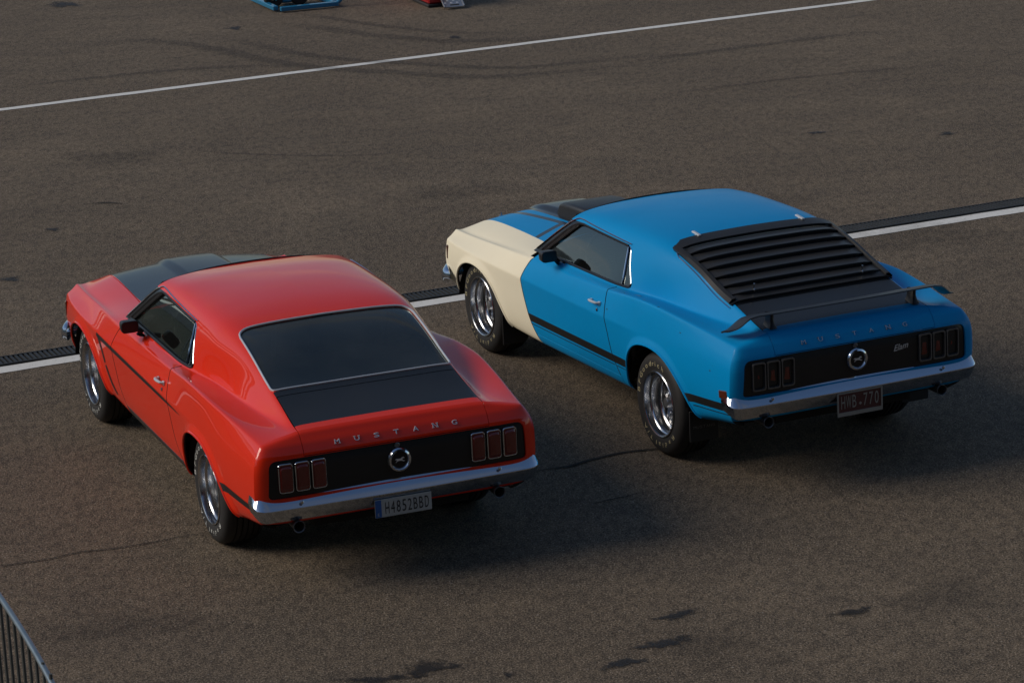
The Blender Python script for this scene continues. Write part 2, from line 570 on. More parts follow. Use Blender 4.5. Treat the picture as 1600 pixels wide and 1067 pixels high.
R_ARCH = chaikin([(-.985, .10), (-.995, .42), (-1.05, .57), (-1.18, .66), (-1.37, .688), (-1.56, .665), (-1.71, .585), (-1.83, .47), (-1.95, .30), (-1.97, .1)], 2)
F_ARCH = chaikin([(1.80, .10), (1.79, .40), (1.70, .56), (1.56, .65), (1.38, .682), (1.19, .655), (1.05, .575), (.96, .47), (.86, .34), (.80, .1)], 2)

def loft(lines, us, nv, shear=True, sig=.06, arch=None):
    n = len(lines)
    L = np.zeros((n, len(us), 2))
    for j, (nm, kn) in enumerate(lines):
        k = np.array(kn)
        L[j, :, 0] = smooth_line(k[:, 0], k[:, 1], us, sig)
        L[j, :, 1] = smooth_line(k[:, 0], k[:, 2], us, sig)
    ts = np.linspace(0, n - 3, nv)
    B = bspline_basis(n, ts)
    YZ = np.einsum('vj,juc->uvc', B, L)
    X = np.repeat(us[:, None], nv, 1)
    if shear:
        w = sstep(-1.95, -2.29, us)[:, None]
        X = X + w * (xe(YZ[..., 1]) + 2.29)
    P = np.concatenate([X[..., None], YZ], -1)
    if arch is not None:      # rolled flare round the wheel opening
        d = -poly_sdf(arch, P[..., 0].ravel(), P[..., 2].ravel()).reshape(P.shape[:2])
        P[..., 1] += .016 * (1 - sstep(-.01, .055, d)) * sstep(.78, .70, P[..., 2]) * sstep(.30, .36, P[..., 2])
    du = np.gradient(P, axis=0); dv = np.gradient(P, axis=1)
    N = np.cross(du, dv)
    N /= np.linalg.norm(N, axis=-1)[..., None] + 1e-12
    if (N[len(us) // 2, nv // 3, 1]) < 0: N = -N
    return P, N, ts

US = np.linspace(U0, U1, 250)
NV = 170
PM, NM, TS = loft(LINES, US, NV, arch=R_ARCH)
# spline parameter of the belt and of the cant rail (control index i sits near t = i-1)
T_H = LN.index('h') - 1.0
T_R0 = LN.index('r0') - 1.35
VM = np.concatenate([PM.reshape(-1, 3), NM.reshape(-1, 3), np.tile(TS, len(US))[:, None]], 1)
FM = grid_faces(len(US), NV)
# face orientation must agree with the normals
_p = VM[list(FM[5000])]
if np.cross(_p[1, :3] - _p[0, :3], _p[2, :3] - _p[0, :3]) @ _p[0, 3:6] < 0:
    FM = [f[::-1] for f in FM]

FLINES = [
 ('a0', [(2.2, .70, .40), (1.85, .72, .36), (1.0, .74, .275), (.4, .74, .275)]),
 ('a',  [(2.2, .765, .40), (1.85, .80, .36), (1.0, .818, .29), (.4, .818, .272)]),
 ('b',  [(2.2, .79, .45), (1.85, .83, .42), (1.0, .855, .345), (.4, .852, .335)]),
 ('c',  [(2.2, .805, .52), (1.85, .852, .51), (1.37, .888, .50), (.9, .877, .48), (.4, .874, .48)]),
 ('d',  [(2.2, .815, .60), (1.85, .862, .62), (1.37, .892, .64), (.9, .886, .63), (.4, .884, .63)]),
 ('e', [(2.2,.800,.702),(2.0,.822,.718),(1.85,.850,.720),(1.37,.885,.722),(.9,.894,.722),(.4,.895,.722)]),
 ('e2', [(2.2,.799,.710),(2.0,.820,.727),(1.85,.848,.729),(1.37,.883,.731),(.9,.892,.731),(.4,.894,.731)]),
 ('f', [(2.2,.775,.735),(2.0,.785,.748),(1.7,.812,.760),(1.24,.838,.775),(.7,.860,.800),(.4,.863,.806)]),
 ('g', [(2.2,.742,.774),(2.0,.753,.780),(1.7,.772,.792),(1.24,.793,.817),(.7,.830,.850),(.4,.836,.860)]),
 ('ga', [(2.2,.735,.780),(2.0,.744,.787),(1.7,.762,.799),(1.24,.783,.825),(.7,.820,.860),(.4,.826,.870)]),
 ('g2', [(2.2,.705,.768),(2.0,.714,.772),(1.7,.735,.790),(1.24,.752,.818),(.7,.785,.868),(.4,.80,.890)]),
 ('h1', [(2.2,.65,.755),(2.0,.66,.785),(1.8,.675,.822),(1.5,.69,.842),(1.2,.70,.856),(.7,.73,.892),(.4,.76,.908)]),
 ('h', [(2.2,.54,.735),(2.1,.54,.775),(2.0,.545,.815),(1.8,.552,.862),(1.5,.565,.882),(1.2,.58,.892),(.9,.60,.90),(.6,.63,.912),(.4,.65,.922)]),
]
USF = np.linspace(2.005, .40, 150)
NVF = 100
PF, NF, TSF = loft(FLINES, USF, NVF, False, arch=F_ARCH)
VF = np.concatenate([PF.reshape(-1, 3), NF.reshape(-1, 3), np.tile(TSF, len(USF))[:, None]], 1)
FF = grid_faces(len(USF), NVF)
_p = VF[list(FF[5000])]
if np.cross(_p[1, :3] - _p[0, :3], _p[2, :3] - _p[0, :3]) @ _p[0, 3:6] < 0:
    FF = [f[::-1] for f in FF]

def on_side(x, z, front=False, tmin=None):
    """point and outward normal on the body side at (x, z); below the cant rail"""
    P, N, us, ts = (PF, NF, USF, TSF) if front else (PM, NM, US, TS)
    fi = np.interp(-x, -us, np.arange(len(us)))
    i = int(min(fi, len(us) - 2)); w = fi - i
    R = P[i] * (1 - w) + P[i + 1] * w; Q = N[i] * (1 - w) + N[i + 1] * w
    lim = np.argmax(ts > (len(FLINES) - 4.2 if front else T_R0 + .2))
    st = 5 if tmin is None else int(np.argmax(ts > tmin))
    zz = R[st:lim, 2]
    k = np.interp(z, np.maximum.accumulate(zz) + np.arange(len(zz)) * 1e-7, np.arange(len(zz)))
    j = int(min(k, len(zz) - 2)); v = k - j
    p = R[st + j] * (1 - v) + R[st + 1 + j] * v; n = Q[st + j] * (1 - v) + Q[st + 1 + j] * v
    return p, n / np.linalg.norm(n)

def on_top(x, y):
    """point and normal on the roof / rear glass / deck at (x, y)"""
    fi = np.interp(-x, -US, np.arange(len(US)))
    i = int(min(fi, len(US) - 2)); w = fi - i
    R = PM[i] * (1 - w) + PM[i + 1] * w; Q = NM[i] * (1 - w) + NM[i + 1] * w
    yy = R[::-1, 1]
    k = np.interp(abs(y), np.maximum.accumulate(yy) + np.arange(len(yy)) * 1e-7, np.arange(len(yy)))
    j = int(min(k, len(yy) - 2)); v = k - j
    a, b = len(yy) - 1 - j, len(yy) - 2 - j
    p = R[a] * (1 - v) + R[b] * v; n = Q[a] * (1 - v) + Q[b] * v
    if y < 0: p = p * [1, -1, 1]; n = n * [1, -1, 1]
    return p, n / np.linalg.norm(n)

# --- region functions (signed, positive inside)
def rounded(poly, r, k=5):
    """polygon with rounded corners; r per corner"""
    P = np.asarray(poly, float); n = len(P); out = []
    rr = np.broadcast_to(np.asarray(r, float), (n,))
    for i in range(n):
        a, b, c = P[i - 1], P[i], P[(i + 1) % n]
        u = (a - b) / np.linalg.norm(a - b); v = (c - b) / np.linalg.norm(c - b)
        d = min(rr[i], .48 * np.linalg.norm(a - b), .48 * np.linalg.norm(c - b))
        p0, p1 = b + u * d, b + v * d
        for t in np.linspace(0, 1, k):
            out.append((1 - t) ** 2 * p0 + 2 * t * (1 - t) * b + t * t * p1)
    return np.array(out)

def resample(P, step, closed=False):
    P = np.asarray(P, float)
    if closed: P = np.vstack([P, P[:1]])
    s = np.concatenate([[0], np.cumsum(np.linalg.norm(np.diff(P, axis=0), axis=1))])
    n = max(2, int(s[-1] / step) + 1)
    q = np.linspace(0, s[-1], n + (1 if closed else 0))
    if closed: q = q[:-1]
    return np.stack([np.interp(q, s, P[:, i]) for i in range(P.shape[1])], 1)

WIN = rounded([(.50, .918), (.155, 1.166), (-.662, 1.148), (-.820, .918)], [.02, .09, .03, .05])
BACK = rounded([(-1.140, .545), (-1.140, -.545), (-1.822, -.552), (-1.822, .552)], [.085, .085, .03, .03])
XD = lambda z: pchip([.25, .36, .5, .72, .9, 1.0], [-.90, -.855, -.775, -.718, -.672, -.65], z)
XF = lambda z: pchip([.25, .34, .5, .72, .86, .93], [.36, .43, .52, .575, .525, .47], z)
def x_wind(y, z):      # windscreen surface
    k = np.clip((z - .92) / .31, 0, 1)
    return .575 - 1.33 * (z - .92) + (.22 - .10 * k) * (1 - np.minimum(1, np.abs(y) / .66) ** 2.2)

def sub(V, F, *fns):
    for fn in fns:
        V, F = clip(V, F, fn(V))
    return V, F

X_, Y_, Z_, T_ = (lambda V: V[:, 0]), (lambda V: V[:, 1]), (lambda V: V[:, 2]), (lambda V: V[:, 6])
GAP = .0055
TSPLIT = lambda V: T_H + (T_R0 - T_H) * sstep(-.68, -.80, V[:, 0])
notwin = lambda V: -np.where((V[:, 6] > T_H - .9) & (V[:, 6] < T_R0 + .6), poly_sdf(WIN, V[:, 0], V[:, 2]), -1.0)
notarch = lambda V: -np.where(V[:, 2] < .75, poly_sdf(R_ARCH, V[:, 0], V[:, 2]), -1.0)
notarchf = lambda V: -np.where(V[:, 2] < .75, poly_sdf(F_ARCH, V[:, 0], V[:, 2]), -1.0)
notback = lambda V: -np.where(V[:, 6] > T_R0 - 1.6, poly_sdf(BACK, V[:, 0], V[:, 1]), -1.0)
LIDY = lambda V: .553 + .012 * sstep(-1.85, -2.3, V[:, 0])
# the lid opening: everything behind the glass between the lid edges
LIDX = -1.826
lid_in = lambda V: np.where(V[:, 6] > T_R0 - 2.2, np.minimum(LIDX - V[:, 0], LIDY(V) - V[:, 1]), -1.0)

PIECES = {}
PIECES['quarter'] = sub(VM, FM, lambda V: np.where(T_(V) < T_H - .15, XD(Z_(V)) - GAP - X_(V), np.maximum(XD(Z_(V)) - GAP - X_(V), (T_(V) - T_H + .15) * .0 + (XD(.9) - GAP - X_(V)))),
                        lambda V: TSPLIT(V) - T_(V), notarch, notwin, lambda V: GAP * .5 - lid_in(V), notback)
PIECES['roof'] = sub(VM, FM, lambda V: T_(V) - TSPLIT(V), lambda V: x_wind(Y_(V), Z_(V)) - X_(V), notwin, lambda V: GAP * .5 - lid_in(V), notback)
PILL = lambda V: np.where(V[:, 6] < T_R0 - .1, V[:, 0] - (.155 + (1.166 - V[:, 2]) * .2) , -1.0)
PIECES['pillar'] = sub(*PIECES['roof'], lambda V: np.minimum((T_R0 - .35 - V[:, 6]) * .08, V[:, 0] - .10))
PIECES['roof'] = sub(*PIECES['roof'], lambda V: -np.minimum((T_R0 - .35 - V[:, 6]) * .08, V[:, 0] - .10))
PIECES['door'] = sub(VM, FM, lambda V: X_(V) - XD(Z_(V)) - GAP, lambda V: XF(Z_(V)) - GAP - X_(V), lambda V: Z_(V) - .362, lambda V: (T_H - T_(V)) * .05, notwin)
PIECES['rocker'] = sub(VM, FM, lambda V: .356 - Z_(V), lambda V: X_(V) - XD(Z_(V)) - GAP, lambda V: XF(Z_(V)) - GAP - X_(V))
PIECES['fender'] = sub(VF, FF, lambda V: X_(V) - XF(Z_(V)) - GAP, notarchf, lambda V: X_(V) - .585 * (T_(V) > len(FLINES) - 4.6) - .0)
PIECES['backglass'] = sub(VM, FM, lambda V: np.where(V[:, 6] > T_R0 - 1.6, poly_sdf(BACK, V[:, 0], V[:, 1]) + .004, -1.0))
PIECES['sideglass'] = sub(VM, FM, lambda V: np.where((V[:, 6] > T_H - .9) & (V[:, 6] < T_R0 + .6), poly_sdf(WIN, V[:, 0], V[:, 2]) + .006, -1.0))
PIECES['filler'] = sub(VM, FM, lambda V: lid_in(V) - GAP * .5, lambda V: X_(V) + 1.884)
PIECES['lid_front'] = sub(VM, FM, lambda V: lid_in(V) - GAP * 1.5, lambda V: -1.890 - X_(V), lambda V: X_(V) + 2.232)
PIECES['lid_rear'] = sub(VM, FM, lambda V: lid_in(V) - GAP * 1.5, lambda V: -2.232 - X_(V))

# --- tail face: closes the rear end cross-section
END = PM[-1]; tE = TS
T_C = LN.index('g') - .5
def endp(t):
    return np.array([np.interp(t, tE, END[:, 1]), np.interp(t, tE, END[:, 2])])
t_bot = .7
NS, NW = 221, 70
sg = np.linspace(-1, 1, NS); wg = np.linspace(0, 1, NW)
TP = np.zeros((NS, NW, 3))
pb = endp(t_bot); top0 = endp(tE[-1])
for i, s_ in enumerate(sg):
    a = abs(s_)
    tp = endp(tE[-1] + (T_C - tE[-1]) * a ** .85)
    tc = endp(T_C)
    for j, w_ in enumerate(wg):
        rt_ = endp(t_bot + (T_C - t_bot) * w_)
        lf = np.array([0, pb[1] + w_ * (top0[1] - pb[1])])
        bt = np.array([a * pb[0], pb[1]])
        c = (1 - w_) * bt + w_ * tp + (1 - a) * lf + a * rt_ - ((1 - a) * (1 - w_) * np.array([0, pb[1]]) + a * (1 - w_) * pb + (1 - a) * w_ * top0 + a * w_ * tc)
        z = c[1]
        bulge = (.022 + .020 * sstep(.90, .72, z)) * (1 - a ** 12) * (1 - w_ ** 36)
        TP[i, j] = (xe(z) - bulge - .012 * (1 - a ** 16) * (1 - w_ ** 50), c[0] * np.sign(s_), z)
_du = np.gradient(TP, axis=0); _dv = np.gradient(TP, axis=1)
TN = np.cross(_du, _dv); TN /= np.linalg.norm(TN, axis=-1)[..., None] + 1e-12
if TN[NS // 2, NW // 2, 0] > 0: TN = -TN
VT = np.concatenate([TP.reshape(-1, 3), TN.reshape(-1, 3), np.tile(wg, NS)[:, None]], 1)
FT = grid_faces(NS, NW)
_p = VT[list(FT[4000])]
if np.cross(_p[1, :3] - _p[0, :3], _p[2, :3] - _p[0, :3]) @ _p[0, 3:6] < 0:
    FT = [f[::-1] for f in FT]
PANEL = rounded([(-.785, .56), (.785, .56), (.772, .788), (-.772, .788)], [.03, .03, .05, .05])
LIDT = lambda V: np.minimum(.565 - np.abs(V[:, 1]), V[:, 2] - .7885)
inpan = lambda V: poly_sdf(PANEL, V[:, 1], V[:, 2])
PIECES['tail_body'] = sub(VT, FT, lambda V: -inpan(V), lambda V: GAP * .5 - LIDT(V))
PIECES['tail_lip'] = sub(VT, FT, lambda V: -inpan(V), lambda V: LIDT(V) - GAP * 1.2)
PIECES['tail_black'] = sub(VT, FT, lambda V: inpan(V) + .006)

def on_tail(y, z):
    i = np.interp(abs(y) / max(np.interp(z, END[:60, 2], END[:60, 1]), .3), np.abs(sg[NS // 2:]), np.arange(NS // 2, NS))
    i0 = int(round(float(i)))
    col = TP[i0]; j = np.interp(z, col[:, 2], np.arange(NW))
    j0 = int(min(j, NW - 2)); v = j - j0
    return col[j0, 0] * (1 - v) + col[j0 + 1, 0] * v

# ------------------------------------------------------------------ wheels
def wheel_protos(letter_mat, rim_style):
    R, YO = .334, .0       # tyre radius; outer sidewall plane at y = 0, inwards is -y
    prof = [(.200, -.03), (.206, -.012), (.214, -.010), (.232, -.003), (.262, .0), (.292, -.003), (.312, -.012), (.324, -.026), (.331, -.042)]
    y = -.046
    for k in range(5):          # tread ribs and grooves
        prof += [(R - .001 + (.003 if k == 2 else .0), y), (R + (.002 if k in (1, 2, 3) else 0), y - .024), (R - .010, y - .0265), (R - .010, y - .0325)]
        y -= .035
    w = .262
    prof += [(.331, -w + .042), (.324, -w + .026), (.312, -w + .012), (.292, -w + .003), (.25, -w), (.214, -w + .01), (.200, -w + .03)]
    tyre = MB().lathe(prof, 96)
    rim = MB()
    lip = [(.2135, -.014), (.2135, -.004), (.209, .001), (.204, -.002), (.2015, -.010), (.198, -.040), (.190, -.046), (.187, -.054), (.184, -.098), (.172, -.106), (.168, -.114), (.166, -.150)]
    rim.lathe(lip, 72); rim.lathe([(.168, -.150), (0, -.152)], 48, mi=1)
    spk = MB()
    nsp = 5
    for k in range(nsp):
        a = 2 * math.pi * k / nsp + .3
        ca, sa = math.cos(a), math.sin(a)
        # spoke: ridge profile flaring out at the rim
        st = [(.040, .026, -.100), (.085, .019, -.098), (.125, .021, -.106), (.155, .034, -.118), (.170, .046, -.128)]
        V = []
        for (r, hw, yy) in st:
            for (q, dy) in ((-1.0, -.026), (-.82, -.004), (-.35, .0), (0, -.008), (.35, .0), (.82, -.004), (1.0, -.026)):
                V.append((r * ca - q * hw * sa, yy + dy, r * sa + q * hw * ca))
        spk.add(V, [f[::-1] for f in grid_faces(len(st), 7)], True)
    spk.lathe([(.056, -.14), (.056, -.102), (.050, -.094), (.040, -.092), (.036, -.086), (.034, -.062), (.030, -.056), (.0, -.053)], 32)
    lug = []
    for k in range(5):
        a = 2 * math.pi * (k + .5) / 5 + .3
        lug.append(MB().lathe([(.0105, -.105), (.0105, -.082), (.008, -.076), (.0, -.075)], 8, c=(.060 * math.cos(a), 0, .062 * math.sin(a))))
    # raised sidewall lettering
    let = MB()
    def arc_text(txt, rad, a0, a1, h, inward):
        n = len(txt)
        widths = [.55 if c in 'il/rI' else (.35 if c == ' ' else 1.0) for c in txt]
        tot = sum(widths); pos = 0
        for c, wd in zip(txt, widths):
            am = a0 + (a1 - a0) * (pos + wd / 2) / tot
            pos += wd
            if c == ' ': continue
            V, F = glyph(c)
            mn, mx = V[:, :2].min(0), V[:, :2].max(0)
            sc = h / .72
            cw = abs(a1 - a0) * wd / tot * rad * .80
            sx = cw / max(mx[0] - mn[0], .05)
            sx = min(sx, sc * 1.5)
            lx = (V[:, 0] - (mn[0] + mx[0]) / 2) * sx; lz = (V[:, 1] - .35) * sc
            # tangent direction of reading
            sgn = -1 if inward else 1
            out = []
            for x_, z_ in zip(lx, lz):
                r_ = rad + sgn * z_
                an = am + (a1 - a0) / abs(a1 - a0) * x_ / rad
                # y follows the sidewall bulge
                yy = np.interp(r_, [.214, .232, .262, .292, .312], [-.010, -.003, .0, -.003, -.012]) + .0018
                out.append((-r_ * math.cos(an), yy, r_ * math.sin(an)))
            let.add(out, F, False)
    # seen from outside (+y): image right is -x. angle measured from image-left... clockwise reading across the top
    arc_text("BFGoodrich", .262, math.radians(178), math.radians(66), .032, False)
    arc_text("Radial T/A", .262, math.radians(-34), math.radians(-140), .030, False)
    return tyre, rim, spk, lug, let

def make_wheel(car, x, side, y_out, letter_mat, protos, zc=.334):
    tyre, rim, spk, lug, let = protos
    w = empty('wheel', (x, side * y_out, zc), 0 if side > 0 else math.pi, car)
    if isinstance(tyre, MB):
        tyre = tyre.build('tyre', 'rubber', w)
        rim = rim.build('rim', ['rim_chrome', 'under'], w)
        spk = spk.build('spokes', 'spoke', w)
        lug = [q.build('lug_nut', 'chrome', w) for q in lug]
        let = let.build('tyre_lettering', letter_mat, w, sharp=0)
        let['kind'] = 'stuff'
        return (tyre, rim, spk, lug, let)
    for o in [tyre, rim, spk, let] + lug:
        c = o.copy(); link(c, w)
    return protos

# ------------------------------------------------------------------ the car
def make_car(kind, loc, yaw, rake, label):
    red = kind == 'red'
    body = 'red' if red else 'blue'
    car = empty('fastback_coupe', (loc[0], loc[1], 0), yaw)
    tag(car, label, 'car', 'parked fastback coupes')
    k0, k1 = rake
    def xf(V):
        V = V.copy(); V[:, 2] += k1 + k0 * V[:, 0]; return V
    def P(name, mb, mats, parent=car, **kw):
        return mb.build(name, mats, parent, xf, **kw)
    def both(key):
        V, F = PIECES[key]
        return (V, F), mirror(V, F)

    # ---- painted panels
    quarter = []
    for V, F in both('quarter'):
        mb = MB(); panel(mb, V, F, rmi=1); quarter.append(P('quarter_panel', mb, [body, 'under']))
    doors = []
    for V, F in both('door'):
        mb = MB(); panel(mb, V, F, rmi=1); doors.append(P('door', mb, [body, 'under']))
    for V, F in both('rocker'):
        mb = MB(); panel(mb, V, F); P('rocker_panel', mb, 'black_satin' if red else body)
    fenders = []
    for i, (V, F) in enumerate(both('fender')):
        mb = MB(); panel(mb, V, F, rmi=1)
        fenders.append(P('front_fender', mb, [body if (red or i == 1) else 'cream', 'under']))
        if not red and i == 0: fenders[-1]['label'] = 'cream unpainted front fender'
    mb = MB()
    (V, F), (V2, F2) = both('roof')
    panel(mb, V, F, rim=0); panel(mb, V2, F2, rim=0)
    for VV, FF_ in ((V, F), (V2, F2)):
        rims(mb, VV, FF_, .02, 0, sel=(np.abs(VV[:, 1]) > .001))
    roof = P('roof', mb, body)
    for VV, FF_ in both('pillar'):
        mb = MB(); panel(mb, VV, FF_, rim=.02); P('windscreen_pillar', mb, 'black_gloss')
    mb = MB()
    for VV, FF_ in ((V, F), (V2, F2)):
        keep = [f for f in FF_ if VV[f[0], 0] < .5]
        panel(mb, VV, [f[::-1] for f in keep], rim=0, off=-.022)
    P('headliner', mb, 'dark')

    # ---- deck lid with rear lip, filler below the glass
    mb = MB()
    for V, F in both('filler'): panel(mb, V, F, rim=0)
    P('glass_filler_panel', mb, 'black_satin')
    mb = MB()
    for V, F in both('lid_front'): panel(mb, V, F, 1, rim=0)
    for V, F in both('lid_rear'): panel(mb, V, F, 0, rim=0)
    panel(mb, *PIECES['tail_lip'], 0, rim=.012)
    for key in ('lid_front', 'lid_rear'):
        for VV, FF_ in both(key):
            rims(mb, VV, FF_, .015, 1 if key == 'lid_front' else 0, sel=(np.abs(VV[:, 1]) > .3) | ((VV[:, 0] > -1.893) & (np.abs(VV[:, 1]) > .002)))
    lid = P('deck_lid', mb, [body, 'black_satin'])
    mb = MB(); panel(mb, *PIECES['tail_body'], 0, rim=.014)
    tailb = P('tail_body', mb, body)
    mb = MB(); panel(mb, *PIECES['tail_black'], 0, rim=0, off=-.012)
    tail = P('tail_panel', mb, 'black_satin')

    # ---- letters across the lid
    for i, ch in enumerate("MUSTANG"):
        y = .355 - .71 * i / 6
        V, F = glyph(ch)
        mn, mx = V[:, :2].min(0), V[:, :2].max(0)
        h, wd = .022, .031
        L2 = np.stack([(V[:, 0] - (mn[0] + mx[0]) / 2) / (mx[0] - mn[0]) * wd, (V[:, 1] - mn[1]) / (mx[1] - mn[1]) * h - h / 2], 1)
        z0 = .842; x0 = on_tail(y, z0); xa = on_tail(y, z0 + .012); xb = on_tail(y, z0 - .012)
        sl = (xa - xb) / .024
        mb = MB()
        extrude_flat(mb, L2, F, lambda a, b, t: (x0 + sl * b - t, y - a, z0 + b), .005)
        if ch in 'MUTN':    # slab serifs
            for sx in (-1, 1):
                for bz in ((-1,) if ch == 'M' else (1,) if ch == 'U' else (-1, 1) if ch == 'N' else ()):
                    mb.box((x0 + sl * bz * h / 2 - .0025, y - sx * wd * .42, z0 + bz * h * .44), (.005, .012, .004))
        P('badge_letter', mb, 'silver' if red else 'steel', lid, sharp=0)

    # ---- emblem and lock
    ye, ze = 0, .683
    xq = on_tail(0, ze) + .012
    mb = MB().lathe([(.070, .0), (.072, .010), (.066, .022), (.056, .026), (.050, .020), (.047, .012)], 40)
    mb.lathe([(.047, .012), (.0, .016)], 40, mi=1)
    rot = np.array([[0, -1, 0], [1, 0, 0], [0, 0, 1.0]])      # lathe axis y -> -x
    mb.v = [v @ rot.T + np.array([xq, 0, ze]) for v in mb.v]
    fuel = P('fuel_cap', mb, ['chrome', 'black_gloss'], tail)
    horse = [(-.030, .004), (-.022, .010), (-.008, .008), (.006, .009), (.014, .016), (.022, .017), (.028, .010), (.024, .008), (.018, .009), (.013, .001),
             (.024, -.006), (.030, -.006), (.022, -.010), (.008, -.004), (-.006, -.003), (-.016, -.006), (-.026, -.014), (-.024, -.008), (-.017, -.001), (-.022, .003)]
    mb = MB()
    n = len(horse)
    mb.add([(xq - .019, -a, ze + b) for a, b in horse] + [(xq - .015, -a, ze + b) for a, b in horse],
           [tuple(range(n))[::-1]] + [(i, (i + 1) % n, (i + 1) % n + n, i + n) for i in range(n)], False)
    P('horse_emblem', mb, 'silver', fuel, sharp=0)
    xl = on_tail(0, .768) + .012
    mb = MB().lathe([(.016, 0), (.016, .006), (.012, .009), (.0, .008)], 20)
    mb.v = [v @ rot.T + np.array([xl, .006, .768]) for v in mb.v]
    P('lid_lock', mb, 'gunmetal', tail)

    # ---- tail lamps: three per side
    for sd in (1, -1):
        for i in range(3):
            yc = sd * (.482 + .0985 * i)
            zc, hw, hh = .681, .0405, .083
            xs = on_tail(yc, zc) + .012
            sl = (on_tail(yc, zc + .06) - on_tail(yc, zc - .06)) / .12
            yaw_ = (on_tail(abs(yc) + .04, zc) - on_tail(abs(yc) - .04, zc)) / .08 * sd
            pl = lambda a, b, d: (xs + sl * b + yaw_ * a - d, yc + a, zc + b)
            out = rounded([(-hw, -hh), (hw, -hh), (hw, hh), (-hw, hh)], .016, 4)
            if red:
                mb = MB().tube([pl(a, b, .010) for a, b in out], .0042, 6, True)
                lamp = P('tail_lamp', mb, 'chrome', tail)
                mb = MB()
                rings = [(1.0, 0.0), (.98, .012), (.80, .015), (.72, .022), (0.02, .026)]
            else:
                mb = MB()
                Vr = []
                for sc, d in ((1.12, 0.0), (1.10, .016), (.92, .016), (.86, -.006)):
                    Vr += [pl(a * sc, b * (1 + (sc - 1) * .55), d) for a, b in out]
                nn = len(out)
                mb.add(Vr, [(k * nn + i_, k * nn + (i_ + 1) % nn, (k + 1) * nn + (i_ + 1) % nn, (k + 1) * nn + i_) for k in range(3) for i_ in range(nn)], True)
                lamp = P('tail_lamp', mb, 'gunmetal', tail)
                mb = MB()
                rings = [(.90, -.010), (.70, -.002), (.02, .002)]
            nn = len(out); Vr = []
            for sc, d in rings: Vr += [pl(a * sc, b * sc, d) for a, b in out]
            mb.add(Vr, [(k * nn + i_, k * nn + (i_ + 1) % nn, (k + 1) * nn + (i_ + 1) % nn, (k + 1) * nn + i_) for k in range(len(rings) - 1) for i_ in range(nn)], True)
            P('lamp_lens', mb, 'lens_red', lamp)

    if not red:   # chrome script on the tail panel
        V, F = glyph("Elam", .45)
        mn, mx = V[:, :2].min(0), V[:, :2].max(0)
        sc = .105 / (mx[0] - mn[0])
        mb = MB()
        x0 = on_tail(-.31, .71) + .011
        c25, s25 = math.cos(.12), math.sin(.12)
        L2 = (V[:, :2] - (mn + mx) / 2) * sc
        L2 = np.stack([L2[:, 0] * c25 - L2[:, 1] * s25, L2[:, 0] * s25 + L2[:, 1] * c25], 1)
        extrude_flat(mb, L2, F, lambda a, b, t: (x0 - t, -.312 - a, .712 + b), .004)
        P('script_badge', mb, 'silver', tail, sharp=0)

    # ---- bumpers
    def sweep(path, prof, flip=False):
        """path: plan (x, y) points with outward side on the left; prof: (outward, z); scaled at the ends"""
        Q = resample(chaikin(path, 3, False), .03)
        T = np.gradient(Q, axis=0); T /= np.linalg.norm(T, axis=1)[:, None]
        Nn = np.stack([T[:, 1], -T[:, 0]], 1)
        if flip: Nn = -Nn
        return Q, Nn
    path = [(-2.26, .872), (-2.34, .866), (-2.385, .84), (-2.395, .76), (-2.405, .4), (-2.41, 0), (-2.405, -.4), (-2.395, -.76), (-2.385, -.84), (-2.34, -.866), (-2.26, -.872)]
    Q, Nn = sweep(path, None)
    if Nn[len(Nn) // 2, 0] > 0: Nn = -Nn
    prof = [(-.045, .580), (-.034, .584), (-.028, .580), (.014, .512), (.020, .504), (.0205, .499), (.016, .490), (-.006, .440), (-.018, .422), (-.035, .415)]
    s_end = np.concatenate([[0], np.cumsum(np.linalg.norm(np.diff(Q, axis=0), axis=1))])
    dist = np.minimum(s_end, s_end[-1] - s_end)
    Vb = []
    for q, n_, d in zip(Q, Nn, dist):
        e = float(sstep(0, .17, d))            # 0 at the tips: shallower, pointed, higher
        for (o_, z_) in prof:
            zz = .545 + (z_ - .545) * (.80 + .20 * e) + .022 * (1 - e)
            oo = -.012 + (o_ + .012) * (.30 + .70 * e)
            Vb.append((q[0] + n_[0] * oo, q[1] + n_[1] * oo, zz))
    mb = MB(); mb.add(Vb, [f for f in grid_faces(len(Q), len(prof))], True)
    # flip if facing inwards
    f0 = mb.f[len(mb.f) // 2]; p_ = mb.v[0][list(f0)]
    if np.cross(p_[1] - p_[0], p_[2] - p_[0])[0] > 0: mb.f = [f[::-1] for f in mb.f]
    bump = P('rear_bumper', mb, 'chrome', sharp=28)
    for y in (.60, -.60):
        mb = MB().lathe([(.011, 0), (.011, .004), (.007, .008), (0, .009)], 14)
        mb.v = [v @ rot.T + np.array([-2.418, y, .535]) for v in mb.v]
        P('bumper_bolt', mb, 'steel', bump)
    path = [(1.84, .872), (1.96, .868), (2.08, .80), (2.16, .60), (2.22, .2), (2.23, 0)]
    path = path + [(x, -y) for x, y in path[-2::-1]]
    Q, Nn = sweep(path, None)
    if Nn[len(Nn) // 2, 0] < 0: Nn = -Nn
    prof2 = [(-.03, .535), (-.012, .535), (.015, .51), (.026, .475), (.018, .435), (-.01, .415), (-.03, .415)]
    s_end = np.concatenate([[0], np.cumsum(np.linalg.norm(np.diff(Q, axis=0), axis=1))])
    dist = np.minimum(s_end, s_end[-1] - s_end)
    Vb = []
    for q, n_, d in zip(Q, Nn, dist):
        e = float(sstep(-.03, .12, d))
        for (o_, z_) in prof2:
            Vb.append((q[0] + n_[0] * (o_ * e + .012), q[1] + n_[1] * (o_ * e + .012), .475 + (z_ - .475) * (.45 + .55 * e)))
    mb = MB(); mb.add(Vb, grid_faces(len(Q), len(prof2)), True)
    f0 = mb.f[len(mb.f) // 2]; p_ = mb.v[0][list(f0)]
